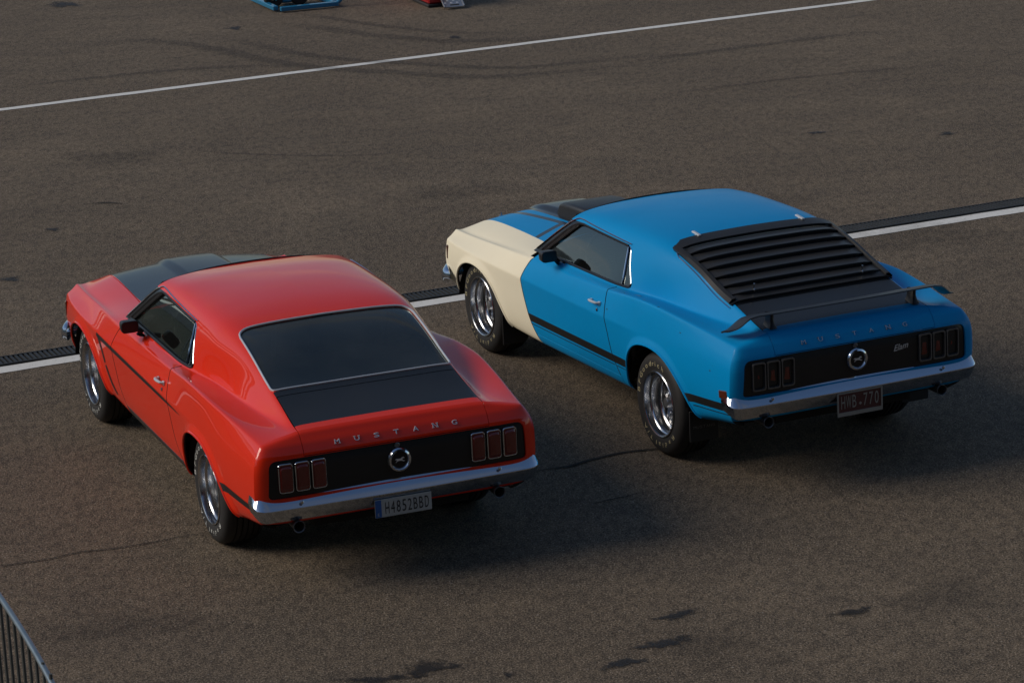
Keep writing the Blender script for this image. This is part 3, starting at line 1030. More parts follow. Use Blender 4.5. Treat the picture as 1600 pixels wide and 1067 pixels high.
    if np.cross(p_[1] - p_[0], p_[2] - p_[0])[0] < 0: mb.f = [f[::-1] for f in mb.f]
    P('front_bumper', mb, 'chrome', sharp=50)

    # ---- plate
    tilt = .06
    if red:
        pw, ph, zc = .345, .108, .418
        mb = MB().box((-2.422, 0, zc), (.006, pw, ph), bev=.002)
        plate = P('licence_plate', mb, 'plate_white')
        mb = MB().box((-2.4265, .152, zc), (.003, .036, ph - .006)); P('plate_band', mb, 'plate_blue', plate)
        txt, tw, th_, ty, tz, ink = "H4852BBD", .275, .070, -.022, zc, 'plate_ink'
        V, F = glyph("E"); mb = MB()
        L2 = (V[:, :2] - V[:, :2].mean(0)) * .026
        mb.add([(-2.4285, .152 - a, zc - .034 + b) for a, b in L2], F, False)
        P('plate_country_letter', mb, 'plate_white', plate, sharp=0)
    else:
        pw, ph, zc = .318, .150, .418
        mb = MB().box((-2.42, 0, zc), (.006, pw - .01, ph - .01), bev=.002)
        plate = P('licence_plate', mb, 'plate_maroon')
        mb = MB()
        mb.box((-2.424, 0, zc - ph / 2 + .012), (.008, pw, .024)); mb.box((-2.424, 0, zc + ph / 2 - .004), (.008, pw, .008))
        mb.box((-2.4245, pw / 2 - .005, zc), (.008, .010, ph)); mb.box((-2.4245, -pw / 2 + .005, zc), (.008, .010, ph))
        P('plate_frame', mb, 'plate_frame', plate)
        txt, tw, th_, ty, tz, ink = "HWB 770", .275, .080, 0, zc + .012, 'plate_frame'
        mb = MB(); r_ = .011
        mb.add([(-2.4245, -.004, tz - .010), (-2.4245, -.004 - r_, tz - .010 - r_), (-2.4245, -.004, tz - .010 - 2 * r_), (-2.4245, -.004 + r_, tz - .010 - r_)], [(0, 1, 2, 3)], False)
        P('plate_separator', mb, 'plate_frame', plate)
    mb = MB(); V, F = [], []
    adv = tw / len(txt)
    for i, c in enumerate(txt):
        if c == ' ': continue
        V, F = glyph(c); mn, mx = V[:, :2].min(0), V[:, :2].max(0)
        a = (V[:, 0] - (mn[0] + mx[0]) / 2) / (mx[0] - mn[0]) * adv * (.92 if c == 'W' else .70)
        b = (V[:, 1] - (mn[1] + mx[1]) / 2) / (mx[1] - mn[1]) * th_
        ctr = tw / 2 - adv * (i + .5)
        mb.add([(-2.4265, ty + ctr - q, tz + r_) for q, r_ in zip(a, b)], F, False)
    P('plate_text', mb, ink, plate, sharp=0)['kind'] = 'stuff'

    # ---- exhaust tips
    for y in (.62, -.60):
        mb = MB().lathe([(.028, -.30), (.030, -.02), (.036, .0), (.034, .004), (.030, .0), (.028, -.10)], 24)
        mb.lathe([(.028, -.08), (0, -.08)], 24, mi=1)
        mb.v = [v @ rot.T + np.array([-2.40, y, .385]) for v in mb.v]
        P('exhaust_tip', mb, ['gunmetal', 'under'])

    # ---- glass and bright trim
    mb = MB()
    for V, F in both('backglass'): panel(mb, V, F, rim=0, off=-.007)
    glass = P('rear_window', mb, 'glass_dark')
    ctr = resample(BACK, .02, True)
    pts = [(lambda p, n: p + n * .002)(*on_top(x, y)) for x, y in ctr]
    mb = MB().tube(pts, .0065, 6, True)
    P('window_trim', mb, 'silver' if red else 'black_gloss', glass)
    for i, (V, F) in enumerate(both('sideglass')):
        mb = MB(); panel(mb, V, F, rim=0, off=-.014)
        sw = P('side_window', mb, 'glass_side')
        sd = 1 if i == 0 else -1
        flipy = np.array([1, sd, 1])
        c = resample(WIN, .02, True)
        pts = []
        for x, z in c:
            p, n = on_side(x, z, tmin=T_H - .25); pts.append((p + n * .001) * flipy)
        pts = np.array(pts)
        # bright bead along the roof edge and down the rear; black rubber along pillar and sill
        bright = ((c[:, 0] < -.62) & (c[:, 1] > .935))
        def runs(mask):
            n = len(mask); st = [i_ for i_ in range(n) if mask[i_] and not mask[i_ - 1]]
            for a in st:
                r = []
                k = a
                while mask[k % n] and len(r) < n: r.append(k % n); k += 1
                yield r
        mb = MB()
        for r in runs(bright): mb.tube(pts[r], .0038, 6)
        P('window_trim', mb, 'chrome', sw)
        mb = MB()
        for r in runs(~bright): mb.tube(pts[[(r[0] - 1)] + r + [(r[-1] + 1) % len(pts)]], .009, 6)
        # frame of the front edge (dark pillar rubber)
        for off in (.022, .045):
            q = [on_side(.50 - .345 * t - off, .918 + .248 * t, tmin=T_H - .25) for t in np.linspace(.05, .96, 14)]
            mb.tube([(p - n * .006) * flipy for p, n in q], .011, 6)
        P('window_seal', mb, 'plastic', sw)
        # bright drip moulding up the pillar and along the roof edge
        q = resample([(.555, .925), (.225, 1.160), (.165, 1.184), (.08, 1.186), (-.655, 1.163)], .03)
        mb = MB().tube([(lambda p, n: (p + n * .004) * flipy)(*on_side(x, z, tmin=T_H - .25)) for x, z in q], .0048, 6)
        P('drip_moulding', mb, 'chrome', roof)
        # division bar of the quarter light
        q = [on_side(-.695 + .085 * t ** 1.2, .925 + .225 * t, tmin=T_H - .25) for t in np.linspace(0, 1, 12)]
        mb = MB().tube([(p - n * .008) * flipy for p, n in q], .006, 6)
        P('division_bar', mb, 'chrome', sw)
        if not red and sd == 1:
            mb = MB()
            p, n = on_side(-.76, .985, tmin=T_H - .25)
            for dz in (-.020, .020): mb.box(tuple(p - n * .05 + np.array([0, 0, dz])), (.105, .004, .010))
            for dx in (-.052, -.020, .014, .048): mb.box(tuple(p - n * .05 + np.array([dx, 0, 0])), (.014, .005, .036))
            P('window_bracket', mb, 'white_metal', sw)
    # windscreen
    S, Tn = np.linspace(-1, 1, 41), np.linspace(0, 1, 20)
    V = []
    for s_ in S:
        for t in Tn:
            zt = 1.182 + .052 * (1 - abs(s_) ** 2.4)
            z = .905 + (zt - .905) * t
            y = s_ * (.70 - .10 * t ** 1.0)
            V.append((float(x_wind(np.array([y]), np.array([z]))[0]) - .004, y, z))
    mb = MB(); mb.add(V, grid_faces(len(S), len(Tn)), True)
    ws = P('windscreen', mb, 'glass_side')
    edge = [V[i * 20 + 19] for i in range(41)]
    mb = MB().tube(np.array(edge) + [.006, 0, .003], .008, 6)
    for e in (0, 40): mb.tube(np.array([V[e * 20 + j] for j in range(20)]) + [.004, 0, .003], .012, 6)
    P('windscreen_trim', mb, 'black_gloss', ws)

    # ---- hood with power bulge
    nx, ny = 90, 93
    ys = np.linspace(-1, 1, ny); V = []
    kh = np.array(FLINES[-1][1])
    hz = lambda x: smooth_line(kh[:, 0], kh[:, 2], np.atleast_1d(x))
    us = np.linspace(0, 1, nx)
    hood = np.zeros((nx, ny, 3))
    for j, s_ in enumerate(ys):
        xr = .74 + .08 * (1 - s_ * s_); xfm = 2.0 + .13 * (1 - abs(s_) ** 2.5)
        x = xr + (xfm - xr) * us
        ye_ = smooth_line(kh[:, 0], kh[:, 1], x) - .006
        y = ye_ * s_
        z = hz(x) + (.034 + .012 * sstep(2.1, 1.7, x)) * (1 - np.abs(s_) ** 2.0)
        z += -.10 * np.clip(x - 2.0, 0, 1) * 2 * (1 - abs(s_))
        z += .023 * sstep(.215, .155, np.abs(y)) * sstep(2.06, 1.92, x) * (.55 + .45 * sstep(.8, 1.6, x))
        hood[:, j] = np.stack([x, y, z], 1)
    N = np.cross(np.gradient(hood, axis=0), np.gradient(hood, axis=1)); N /= np.linalg.norm(N, axis=-1)[..., None]
    if N[40, 46, 2] < 0: N = -N
    VH = np.concatenate([hood.reshape(-1, 3), N.reshape(-1, 3), np.zeros((nx * ny, 1))], 1)
    FH = grid_faces(nx, ny)
    p_ = VH[list(FH[3000])]
    if np.cross(p_[1, :3] - p_[0, :3], p_[2, :3] - p_[0, :3])[2] < 0: FH = [f[::-1] for f in FH]
    mb = MB()
    if red:
        blk = lambda V: (.585 - .05 * sstep(.9, 2.0, V[:, 0])) - np.abs(V[:, 1])
        panel(mb, *sub(VH, FH, blk), 1, rim=0); panel(mb, *sub(VH, FH, lambda V: -blk(V)), 0, rim=0)
    else:
        def blk(V):
            x, y = V[:, 0], np.abs(V[:, 1])
            ctr_ = .255 - y
            st1 = .022 - np.abs(y - (.30 + .05 * sstep(1.0, 1.9, x)))
            st2 = np.minimum(.03 - np.abs(x - (1.13 - (y - .30) * .62)), y - .28)
            return np.maximum(np.maximum(ctr_, st1), st2)
        panel(mb, *sub(VH, FH, blk), 1, rim=0); panel(mb, *sub(VH, FH, lambda V: -blk(V)), 0, rim=0)
    rims(mb, VH, FH, .02, 0)
    hood_o = P('hood', mb, [body, 'black_gloss' if not red else 'black_satin'])
    if not red:   # open-fronted scoop standing on the hood
        mb = MB(); st = []
        for x, hw, zt in ((1.40, .195, 1.005), (1.34, .205, 1.022), (1.2, .21, 1.035), (1.0, .205, 1.035), (.84, .18, 1.015)):
            zb = float(hz(x)[0]) + .03
            o_ = rounded([(-hw * 1.06, zb), (-hw, zt), (hw, zt), (hw * 1.06, zb)], [.0, .03, .03, .0], 4)
            st.append([(x + .03 * (1 - (z - zb) / (zt - zb)), y, z) for y, z in o_])
        k = len(st[0]); mb.add([p for r in st for p in r], grid_faces(len(st), k), True)
        inn = [(x - .012, y * .93, zz - .010) for x, y, zz in st[0]]; deep = [(x - .16, y * .90, zz - .014) for x, y, zz in st[0]]
        mb.add(st[0] + inn + deep, [f[::-1] for f in grid_faces(3, k)], True)
        mb.add(deep, [tuple(range(k))], False); mb.add(st[-1], [tuple(range(k))], False)
        P('hood_scoop', mb, 'plastic', hood_o, sharp=40)
        for y in (.42, -.42):
            mb = MB().lathe([(.018, 0), (.018, .006), (.008, .012), (.005, .03), (0, .031)], 16)
            rz_ = np.array([[1, 0, 0], [0, 0, 1], [0, 1, 0.0]])
            mb.v = [v @ rz_.T + np.array([1.93, y, float(hz(1.93)[0]) + .012]) for v in mb.v]
            P('hood_pin', mb, 'steel', hood_o)
    # cowl between hood and windscreen, with wipers
    V = []
    for s_ in np.linspace(-1, 1, 31):
        xr = .75 + .08 * (1 - s_ * s_)
        xw = float(x_wind(np.array([s_ * .66]), np.array([.91]))[0]) - .02
        zr = float(hz(xr)[0]) + .030 * (1 - abs(s_) ** 2.2) - .012
        V += [(xr + .02, s_ * .625, zr), (xr - .02, s_ * .63, zr - .002), (xw, s_ * .66, zr + .004)]
    mb = MB(); mb.add(V, [f[::-1] for f in grid_faces(31, 3)], True)
    P('cowl_panel', mb, body)
    for y0 in (.10, -.42):
        mb = MB().tube([(.73, y0, .955), (.70, y0 + .1, .975), (.665, y0 + .30, .975)], .006, 6)
        P('wiper', mb, 'plastic')

    # ---- front end: grille, head lamps, valance
    mb = MB()
    V = []
    for s_ in np.linspace(-1, 1, 25):
        x = 1.99 + .09 * (1 - s_ * s_)
        V += [(x + .01, s_ * .70, .735 + .02 * (1 - s_ * s_)), (x - .01, s_ * .74, .60), (x - .02, s_ * .72, .47), (x - .08, s_ * .68, .33)]
    mb.add(V, grid_faces(25, 4), True)
    grille = P('grille', mb, 'plastic')
    for i in range(5):
        z = .53 + .04 * i
        mb = MB().tube([(2.0 + .09 * (1 - s_ * s_), s_ * .48, z) for s_ in np.linspace(-1, 1, 13)], .005, 6)
        P('grille_bar', mb, 'gunmetal', grille)
    for y in (.64, -.64):
        mb = MB().lathe([(.085, -.03), (.088, .0), (.080, .012)], 28, mi=1); mb.lathe([(.080, .008), (.05, .022), (0, .028)], 28)
        r2 = np.array([[0, 1, 0], [-1, 0, 0], [0, 0, 1.0]])
        mb.v = [v @ r2.T + np.array([2.03, y, .615]) for v in mb.v]
        P('headlamp', mb, ['headlamp', 'chrome'])
    mb = MB()
    for sd in (1, -1):
        pts = [(2.14, sd * (.612 + .02 * t), .74 - .02 * t) for t in (0, 1)]
    V = []
    for s_ in np.linspace(-1, 1, 25):
        x = 2.0 + .12 * (1 - abs(s_) ** 2.5)
        V += [(x - .02, s_ * .62, .765 + .02 * (1 - s_ * s_) - .03), (x + .03, s_ * .66, .745), (x + .02, s_ * .68, .70)]
    mb.add(V, grid_faces(25, 3), True)
    P('nose_panel', mb, body)

    # ---- stripes (vinyl laid on the panels)
    def decal(name, regions, mat):
        for sd in (0, 1):
            for (V, F), poly in regions:
                v, f = clip(V, F, poly_sdf(poly, V[:, 0], V[:, 2]))
                if not f: continue
                if sd: v, f = mirror(v, f)
                mb = MB(); panel(mb, v, f, rim=0, off=.0012)
                P(name, mb, mat)
    low = lambda z0, z1, xa, xb: [(xa, z0), (xa, z1), (xb, z1), (xb, z0)]
    D_, Fd, Qd = PIECES['door'], PIECES['fender'], PIECES['quarter']
    side = lambda pc: (lambda V, F: clip(V, F, T_H - .5 - V[:, 6]))(*pc)
    Qs = side(Qd)
    if red:
        band = [(.96, .700), (.945, .728), (0, .722), (-.6, .716), (-1.0, .700), (-1.0, .696), (-.6, .692), (0, .692), (.87, .695)]
        bar1 = [(.955, .730), (.87, .70), (.83, .62), (.80, .56), (.835, .545), (.875, .62)]
        bar2 = [(.83, .53), (.795, .545), (.70, .44), (.62, .385), (.66, .375), (.74, .42)]
        decal('side_stripe', [(Fd, band), (D_, band), (Qs, band), (Fd, bar1), (Fd, bar2)], 'stripe')
        decal('lower_stripe', [(Qs, [(-1.70, .52), (-1.70, .475), (-2.4, .470), (-2.4, .505)])], 'stripe')
    else:
        decal('lower_stripe', [(D_, low(.442, .495, 1, -1.1)), (Qs, low(.442, .495, -.6, -1.2)), (Qs, [(-1.70, .475), (-1.70, .425), (-2.4, .470), (-2.4, .52)])], 'stripe')
        for sd in (1, -1):
            for pts in ([(x, .426) for x in np.linspace(.49, -.80, 40)], [(x, .426) for x in np.linspace(-.83, -.985, 8)], [(x, .418 + (x + 1.90) * -.07) for x in np.linspace(-1.90, -2.29, 14)]):
                V = []
                for x, z in pts:
                    for dz in (-.003, .003):
                        p, n = on_side(x, z + dz); V.append((p + n * .0015) * [1, sd, 1])
                mb = MB(); mb.add(V, grid_faces(len(pts), 2, sd < 0), True); P('pinstripe', mb, 'stripe', sharp=0)

    # ---- door handles, locks, mirror
    for i, sd in enumerate((1, -1)):
        f3 = np.array([1, sd, 1])
        p, n = on_side(-.565, .800)
        mb = MB()
        arc = [(-.065, .008), (-.055, .026), (-.02, .034), (.02, .034), (.05, .026), (.062, .010)]
        mb.tube([(p + np.array([dx, d, .008 - .004 * abs(dx) / .06])) * f3 for dx, d in arc], [.010, .011, .012, .012, .011, .009], 8, flat=.7)
        mb.box(tuple((p + np.array([-.06, .006, .0])) * f3), (.03, .014, .024), bev=.003)
        mb.box(tuple((p + np.array([.058, .006, .0])) * f3), (.024, .014, .020), bev=.003)
        P('door_handle', mb, 'silver', doors[i])
        p, n = on_side(-.605, .755)
        mb = MB().lathe([(.012, 0), (.012, .005), (.006, .008), (0, .008)], 14)
        mb.v = [(v + p) * f3 for v in mb.v]
        P('door_lock', mb, 'chrome', doors[i])
        if sd == 1:
            mx_, my_, mz_ = (.11, .885, .980) if red else (.15, .882, .968)
            mb = MB(); st = []
            for x, sc in ((-.045, .94), (-.042, 1.0), (-.02, 1.0), (.02, .92), (.05, .66), (.062, .30)):
                o_ = rounded([(-.055, -.038), (.055, -.038), (.057, .038), (-.057, .038)], .026, 4)
                st.append([(mx_ + x, my_ + a * sc, mz_ + b * sc) for a, b in o_])
            k = len(st[0])
            for r in st: r.append(r[0])
            mb.add([q for r in st for q in r], [f[::-1] for f in grid_faces(len(st), k + 1)], True)
            mb.add(st[-1][:-1], [tuple(range(k))], False)
            mb.tube([(mx_ + .01, my_ - .06, mz_ - .03), (mx_ + .015, my_ - .085, mz_ - .055), (mx_ + .02, .805, .905)], [.018, .020, .03], 8)
            mir = P('door_mirror', mb, 'plastic', doors[i])
            mb = MB(); mb.add([(mx_ - .0455, my_ + a * .93, mz_ + b * .93) for a, b in rounded([(-.055, -.038), (.055, -.038), (.057, .038), (-.057, .038)], .026, 4)], [tuple(range(k))[::-1]], False)
            P('mirror_glass', mb, 'plastic', mir)
        # side markers
        if not red:
            p, n = on_side(-2.225, .572)
            mb = MB().box(tuple((p + np.array([0, -.001, 0])) * f3), (.085, .014, .048), rot=[[1, -.12 * sd, .12], [.12 * sd, 1, 0], [-.12, 0, 1]], bev=.004)
            P('marker_lamp', mb, 'lens_amber', quarter[i])
        p, n = on_side(1.96, .64, True)
        mb = MB().box(tuple(p * f3), (.026, .012, .10), rot=[[1, .25 * sd, 0], [-.25 * sd, 1, 0], [0, 0, 1]], bev=.004)
        P('marker_lamp', mb, 'lens_amber', fenders[i])

    if not red:
        for (x, t_, r) in ((-.985, LN.index('g2') - .9, .016), (-1.03, LN.index('g2') - 1.0, .006), (-1.19, LN.index('ga') - .9, .007), (-1.42, LN.index('ga') - 1.2, .006), (-2.1, LN.index('e') - 1.0, .005), (-.74, LN.index('f') - 1.4, .006), (-1.75, LN.index('f') - 1.0, .005)):
            i_ = int(np.argmin(np.abs(US - x))); j_ = int(np.argmin(np.abs(TS - t_)))
            p, n = PM[i_, j_], NM[i_, j_]
            a_ = np.cross(n, (0, 0, 1.0)); a_ /= np.linalg.norm(a_); b_ = np.cross(n, a_)
            mb = MB(); k = 9
            mb.add([p + n * .0012 + r * (1 + .35 * math.sin(3.1 * q + x * 9)) * (a_ * 1.7 * math.cos(q) + b_ * .7 * math.sin(q)) for q in np.linspace(0, 2 * math.pi, k + 1)[:-1]], [tuple(range(k))[::-1]], False)
            P('paint_chip', mb, 'plate_frame' if r > .0065 else 'rubber', quarter[0])
    # ---- arch lips, wheel wells, underbody
    for i, sd in enumerate((1, -1)):
        f3 = np.array([1, sd, 1])
        for arch, fr, par in ((R_ARCH, False, quarter[i]), (F_ARCH, True, fenders[i])):
            c = resample(arch, .02, True)
            c = [q for q in c if q[1] > .31]
            # order along x
            c = sorted(c, key=lambda q: q[0])
            pts = []
            for x, z in c:
                p, n = on_side(x, z, fr); pts.append((p + n * .001) * f3)
            mb = MB().tube(pts, .007, 6)
            P('arch_lip', mb, body if (red or not fr or sd < 0) else 'cream', par)
            xc = -1.37 if not fr else 1.37
            mb = MB(); V = []
            for a in np.linspace(.16, math.pi - .16, 25):
                for (r, y) in ((.385, .855), (.40, .80), (.40, .50), (.05, .49)):
                    V.append((xc + r * 1.02 * math.cos(a), y * sd, .30 + r * math.sin(a) * .98))
            mb.add(V, grid_faces(25, 4, sd > 0), True)
            P('wheel_well', mb, 'under')
    mb = MB()
    mb.box((-.02, 0, .30), (1.86, 1.52, .06)); mb.box((1.55, 0, .34), (1.1, .95, .08)); mb.box((-1.55, 0, .36), (1.35, .95, .10))
    P('floor_pan', mb, 'under')
    mb = MB().box((-2.06, 0, .37), (.36, 1.45, .03)); P('rear_valance_floor', mb, 'under')
    mb = MB(); 
    mb.tube([(-1.372, -.62, .33), (-1.372, .62, .33)], .045, 10); mb.lathe([(.0, -.12), (.11, -.09), (.13, 0), (.11, .09), (0, .12)], 20, c=(-1.372, 0, .33))
    P('rear_axle', mb, 'under')

    # ---- interior
    mb = MB()
    mb.box((-.45, 0, .37), (2.5, 1.40, .05))
    for sd in (1, -1): mb.box((-.45, sd * .715, .62), (2.45, .03, .52))
    mb.box((.62, 0, .70), (.10, 1.36, .40)); mb.box((-1.60, 0, .74), (.62, 1.15, .16))
    P('interior_tub', mb, 'dark')
    mb = MB().box((.50, 0, .87), (.26, 1.34, .12), bev=.04); mb.box((.42, .36, .905), (.18, .34, .06), bev=.02)
    P('dashboard', mb, 'dark')
    def seat(name, x, y, w):
        s_ = empty(name, (x, y, 0), 0, car)
        q = lambda V: V + np.array([0, 0, k1 + k0 * x])
        mb = MB().box((.0, 0, .52), (.52, w, .16), bev=.05); mb.build('cushion', 'trim_gray', s_, q)
        a = .30; rt2 = [[math.cos(a), 0, -math.sin(a)], [0, 1, 0], [math.sin(a), 0, math.cos(a)]]
        mb = MB().box((-.33, 0, .80), (.13, w * .96, .56), rot=rt2, bev=.05); mb.build('seat_back', 'trim_gray', s_, q)
        return s_
    seat('front_seat', -.12, .36, .52); seat('front_seat', -.12, -.36, .52); seat('rear_bench', -.93, 0, 1.2)
    st_c = np.array([.22, .36, .86]); a = .42
    ring = [st_c + np.array([-.19 * math.sin(t) * math.sin(a) * -1, .19 * math.cos(t), .19 * math.sin(t) * math.cos(a)]) for t in np.linspace(0, 2 * math.pi, 33)[:-1]]
    mb = MB().tube(ring, .013, 8, True)
    for t in (.1, math.pi - .1, -math.pi / 2): mb.tube([st_c, st_c + np.array([.19 * math.sin(t) * math.sin(a), .19 * math.cos(t), .19 * math.sin(t) * math.cos(a)])], .009, 6)
    mb.tube([st_c, st_c + np.array([.28, 0, -.10])], .022, 8)
    P('steering_wheel', mb, 'plastic')

    # ---- wheels
    protos = wheel_protos(None, kind)
    lm = 'white_letter' if red else 'cream_letter'
    for x in (-1.3715, 1.3715):
        for sd in (1, -1):
            protos = make_wheel(car, x, sd, .853, lm, protos)

    # ---- blue car extras: louvers, wing, mud flaps
    if not red:
        lou = empty('rear_louver', (0, 0, 0), 0, car)
        H0 = .022
        def strip(x0, x1, y0, y1, h0, h1, nx=10, ny=10):
            V = []
            for x in np.linspace(x0, x1, nx):
                for y in np.linspace(y0, y1, ny):
                    p, n = on_top(x, y); t = (x - x0) / (x1 - x0)
                    V.append(p + n * (h0 + (h1 - h0) * t))
            return np.array(V), grid_faces(nx, ny, True)
        mb = MB()
        top = rounded([(-1.058, .52), (-1.058, -.52), (-1.15, -.56), (-1.15, .56)], [.05, .05, .01, .01])
        def slab(x0, x1, y0f, h, thick=.014, nx=8, ny=30):
            Vt, Vb_ = [], []
            for x in np.linspace(x0, x1, nx):
                yw = y0f(x)
                for y in np.linspace(-yw, yw, ny):
                    p, n = on_top(x, y); Vt.append(p + n * h); Vb_.append(p + n * (h - thick))
            nt = len(Vt); g1 = grid_faces(nx, ny, True)
            F = list(g1) + [tuple(i + nt for i in f[::-1]) for f in g1]
            bl = [j for j in range(ny)] + [i * ny + ny - 1 for i in range(1, nx)] + [(nx - 1) * ny + j for j in range(ny - 2, -1, -1)] + [i * ny for i in range(nx - 2, 0, -1)]
            F += [(bl[i], bl[(i + 1) % len(bl)], bl[(i + 1) % len(bl)] + nt, bl[i] + nt) for i in range(len(bl))]
            return Vt + Vb_, F
        V, F = slab(-1.062, -1.165, lambda x: .50 + .06 * sstep(-1.06, -1.12, x), H0 + .006); mb.add(V, F, True)
        V, F = slab(-1.80, -1.865, lambda x: .566, H0 - .006); mb.add(V, F, True)
        for sd in (1, -1):
            Vt = []
            for x in np.linspace(-1.10, -1.85, 40):
                for (yy, hh) in ((.568, .002), (.566, .024), (.552, .030), (.535, .028), (.530, .008)):
                    p, n = on_top(x, sd * yy); Vt.append(p + n * hh)
            mb.add(Vt, grid_faces(40, 5, sd < 0), True)
        P('louver_frame', mb, 'louver', lou, sharp=30)
        ns = 6; pit = .645 / ns
        for i in range(ns):
            xs0 = -1.158 - pit * i
            mb = MB(); V = []; ny = 45
            cs = [(.0, .006), (.12, .013), (.5, .022), (.85, .031), (1.06, .037), (1.09, .033), (1.08, .012)]
            for y in np.linspace(-.540, .540, ny):
                e = float(sstep(.540, .455, abs(y)))
                for c_, h_ in cs:
                    x = xs0 - pit * c_ * (.78 + .22 * e)
                    p, n = on_top(x, y)
                    V.append(p + n * (.010 + (h_ - .010) * (.25 + .75 * e)))
            mb.add(V, grid_faces(ny, len(cs)), True)
            P('louver_slat', mb, 'louver', lou, sharp=30)
        for y in (.375, -.375):
            p, n = on_top(-1.045, y)
            mb = MB().box(tuple(p + n * .030), (.10, .022, .012), rot=[[.97, 0, -.10], [0, 1, 0], [.10, 0, .97]], bev=.003)
            mb.tube([p + n * .004, p + n * .028], .011, 8)
            P('louver_hinge', mb, 'silver', lou)
            mb = MB().tube([(lambda p, n: p + n * .004)(*on_top(x, math.copysign(.577 - .03 * float(sstep(-1.18, -1.10, x)), y))) for x in np.linspace(-1.11, -1.86, 30)], .0045, 6)
            P('louver_edge_trim', mb, 'chrome', lou)
        for y in (.385, -.385):
            p, n = on_top(-1.80, y)
            mb = MB().tube([p + n * .01, p + n * .075], .006, 8); mb.lathe([(.016, -.004), (.016, .004), (0, .006)], 12, c=tuple(p + n * .03))
            P('louver_latch', mb, 'steel', lou)
        # wing
        wing = empty('rear_wing', (0, 0, 0), 0, car)
        V = []
        ysw = np.concatenate([np.linspace(-.79, -.67, 8), np.linspace(-.62, .62, 21), np.linspace(.67, .79, 8)])
        pr = [(0, 0), (.02, .008), (.07, .013), (.12, .014), (.142, .011), (.145, .004), (.12, .002), (.07, .001), (.02, -.004)]
        for y in ysw:
            e = sstep(.64, .79, abs(y))
            zc_ = 1.000 - .082 * e; xc_ = -2.150 - .015 * (1 - (y / .79) ** 2) + .02 * e
            ch = 1.0 - .25 * sstep(.72, .79, abs(y))
            for dx, dz in pr:
                V.append((xc_ - dx * ch, y, zc_ + dz + dx * .14))
        k = len(pr); F = []
        for i in range(len(ysw) - 1):
            for j in range(k): F.append((i * k + j, i * k + (j + 1) % k, (i + 1) * k + (j + 1) % k, (i + 1) * k + j))
        F += [tuple(range(k))[::-1], tuple(range((len(ysw) - 1) * k, len(ysw) * k))]
        mb = MB(); mb.add(V, [f[::-1] for f in F], True)
        P('wing_blade', mb, 'plastic', wing, sharp=30)
        for y in (.50, -.50):
            p, n = on_top(-2.21, y)
            mb = MB(); st = []
            for t, w_, l_ in ((0, .026, .13), (.25, .016, .10), (.6, .011, .08), (1, .012, .08)):
                z = p[2] - .004 + (1.006 - p[2] + .012) * t
                o_ = rounded([(-l_ / 2, -w_), (l_ / 2, -w_), (l_ / 2, w_), (-l_ / 2, w_)], w_ * .9, 4)
                r = [(-2.215 + a_, y + b_, z) for a_, b_ in o_]; r.append(r[0]); st += r
            mb.add(st, grid_faces(4, len(st) // 4, True), True)
            P('wing_pedestal', mb, 'plastic', wing, sharp=50)
        for sd in (1, -1):
            mb = MB().box((-1.815, sd * .76, .25), (.010, .20, .20), bev=.003)
            flap = P('mud_flap', mb, 'rubber')
            mb = MB()
            for i, c in enumerate("MUSTANG"):
                V, F = glyph(c); mn, mx = V[:, :2].min(0), V[:, :2].max(0)
                a_ = (V[:, 0] - (mn[0] + mx[0]) / 2) / (mx[0] - mn[0]) * .018; b_ = (V[:, 1] - mn[1]) / (mx[1] - mn[1]) * .018
                mb.add([(-1.8215, sd * .76 + .066 - .022 * i - q, .235 + r_) for q, r_ in zip(a_, b_)], F, False)
            P('flap_lettering', mb, 'gunmetal', flap, sharp=0)
            mb = MB().box((.985, sd * .78, .27), (.010, .17, .22), bev=.003); P('mud_flap', mb, 'rubber')
    return car

make_car('red', (-1.537405, 19.493388), 1.9397205, (.0031960, .0020645), 'glossy red fastback coupe with black deck lid and dark tinted rear window')
make_car('blue', (1.127221, 20.776490), 1.9856390, (-.0229953, .0103808), 'blue fastback coupe with cream front fender, black rear window louvers and wing')

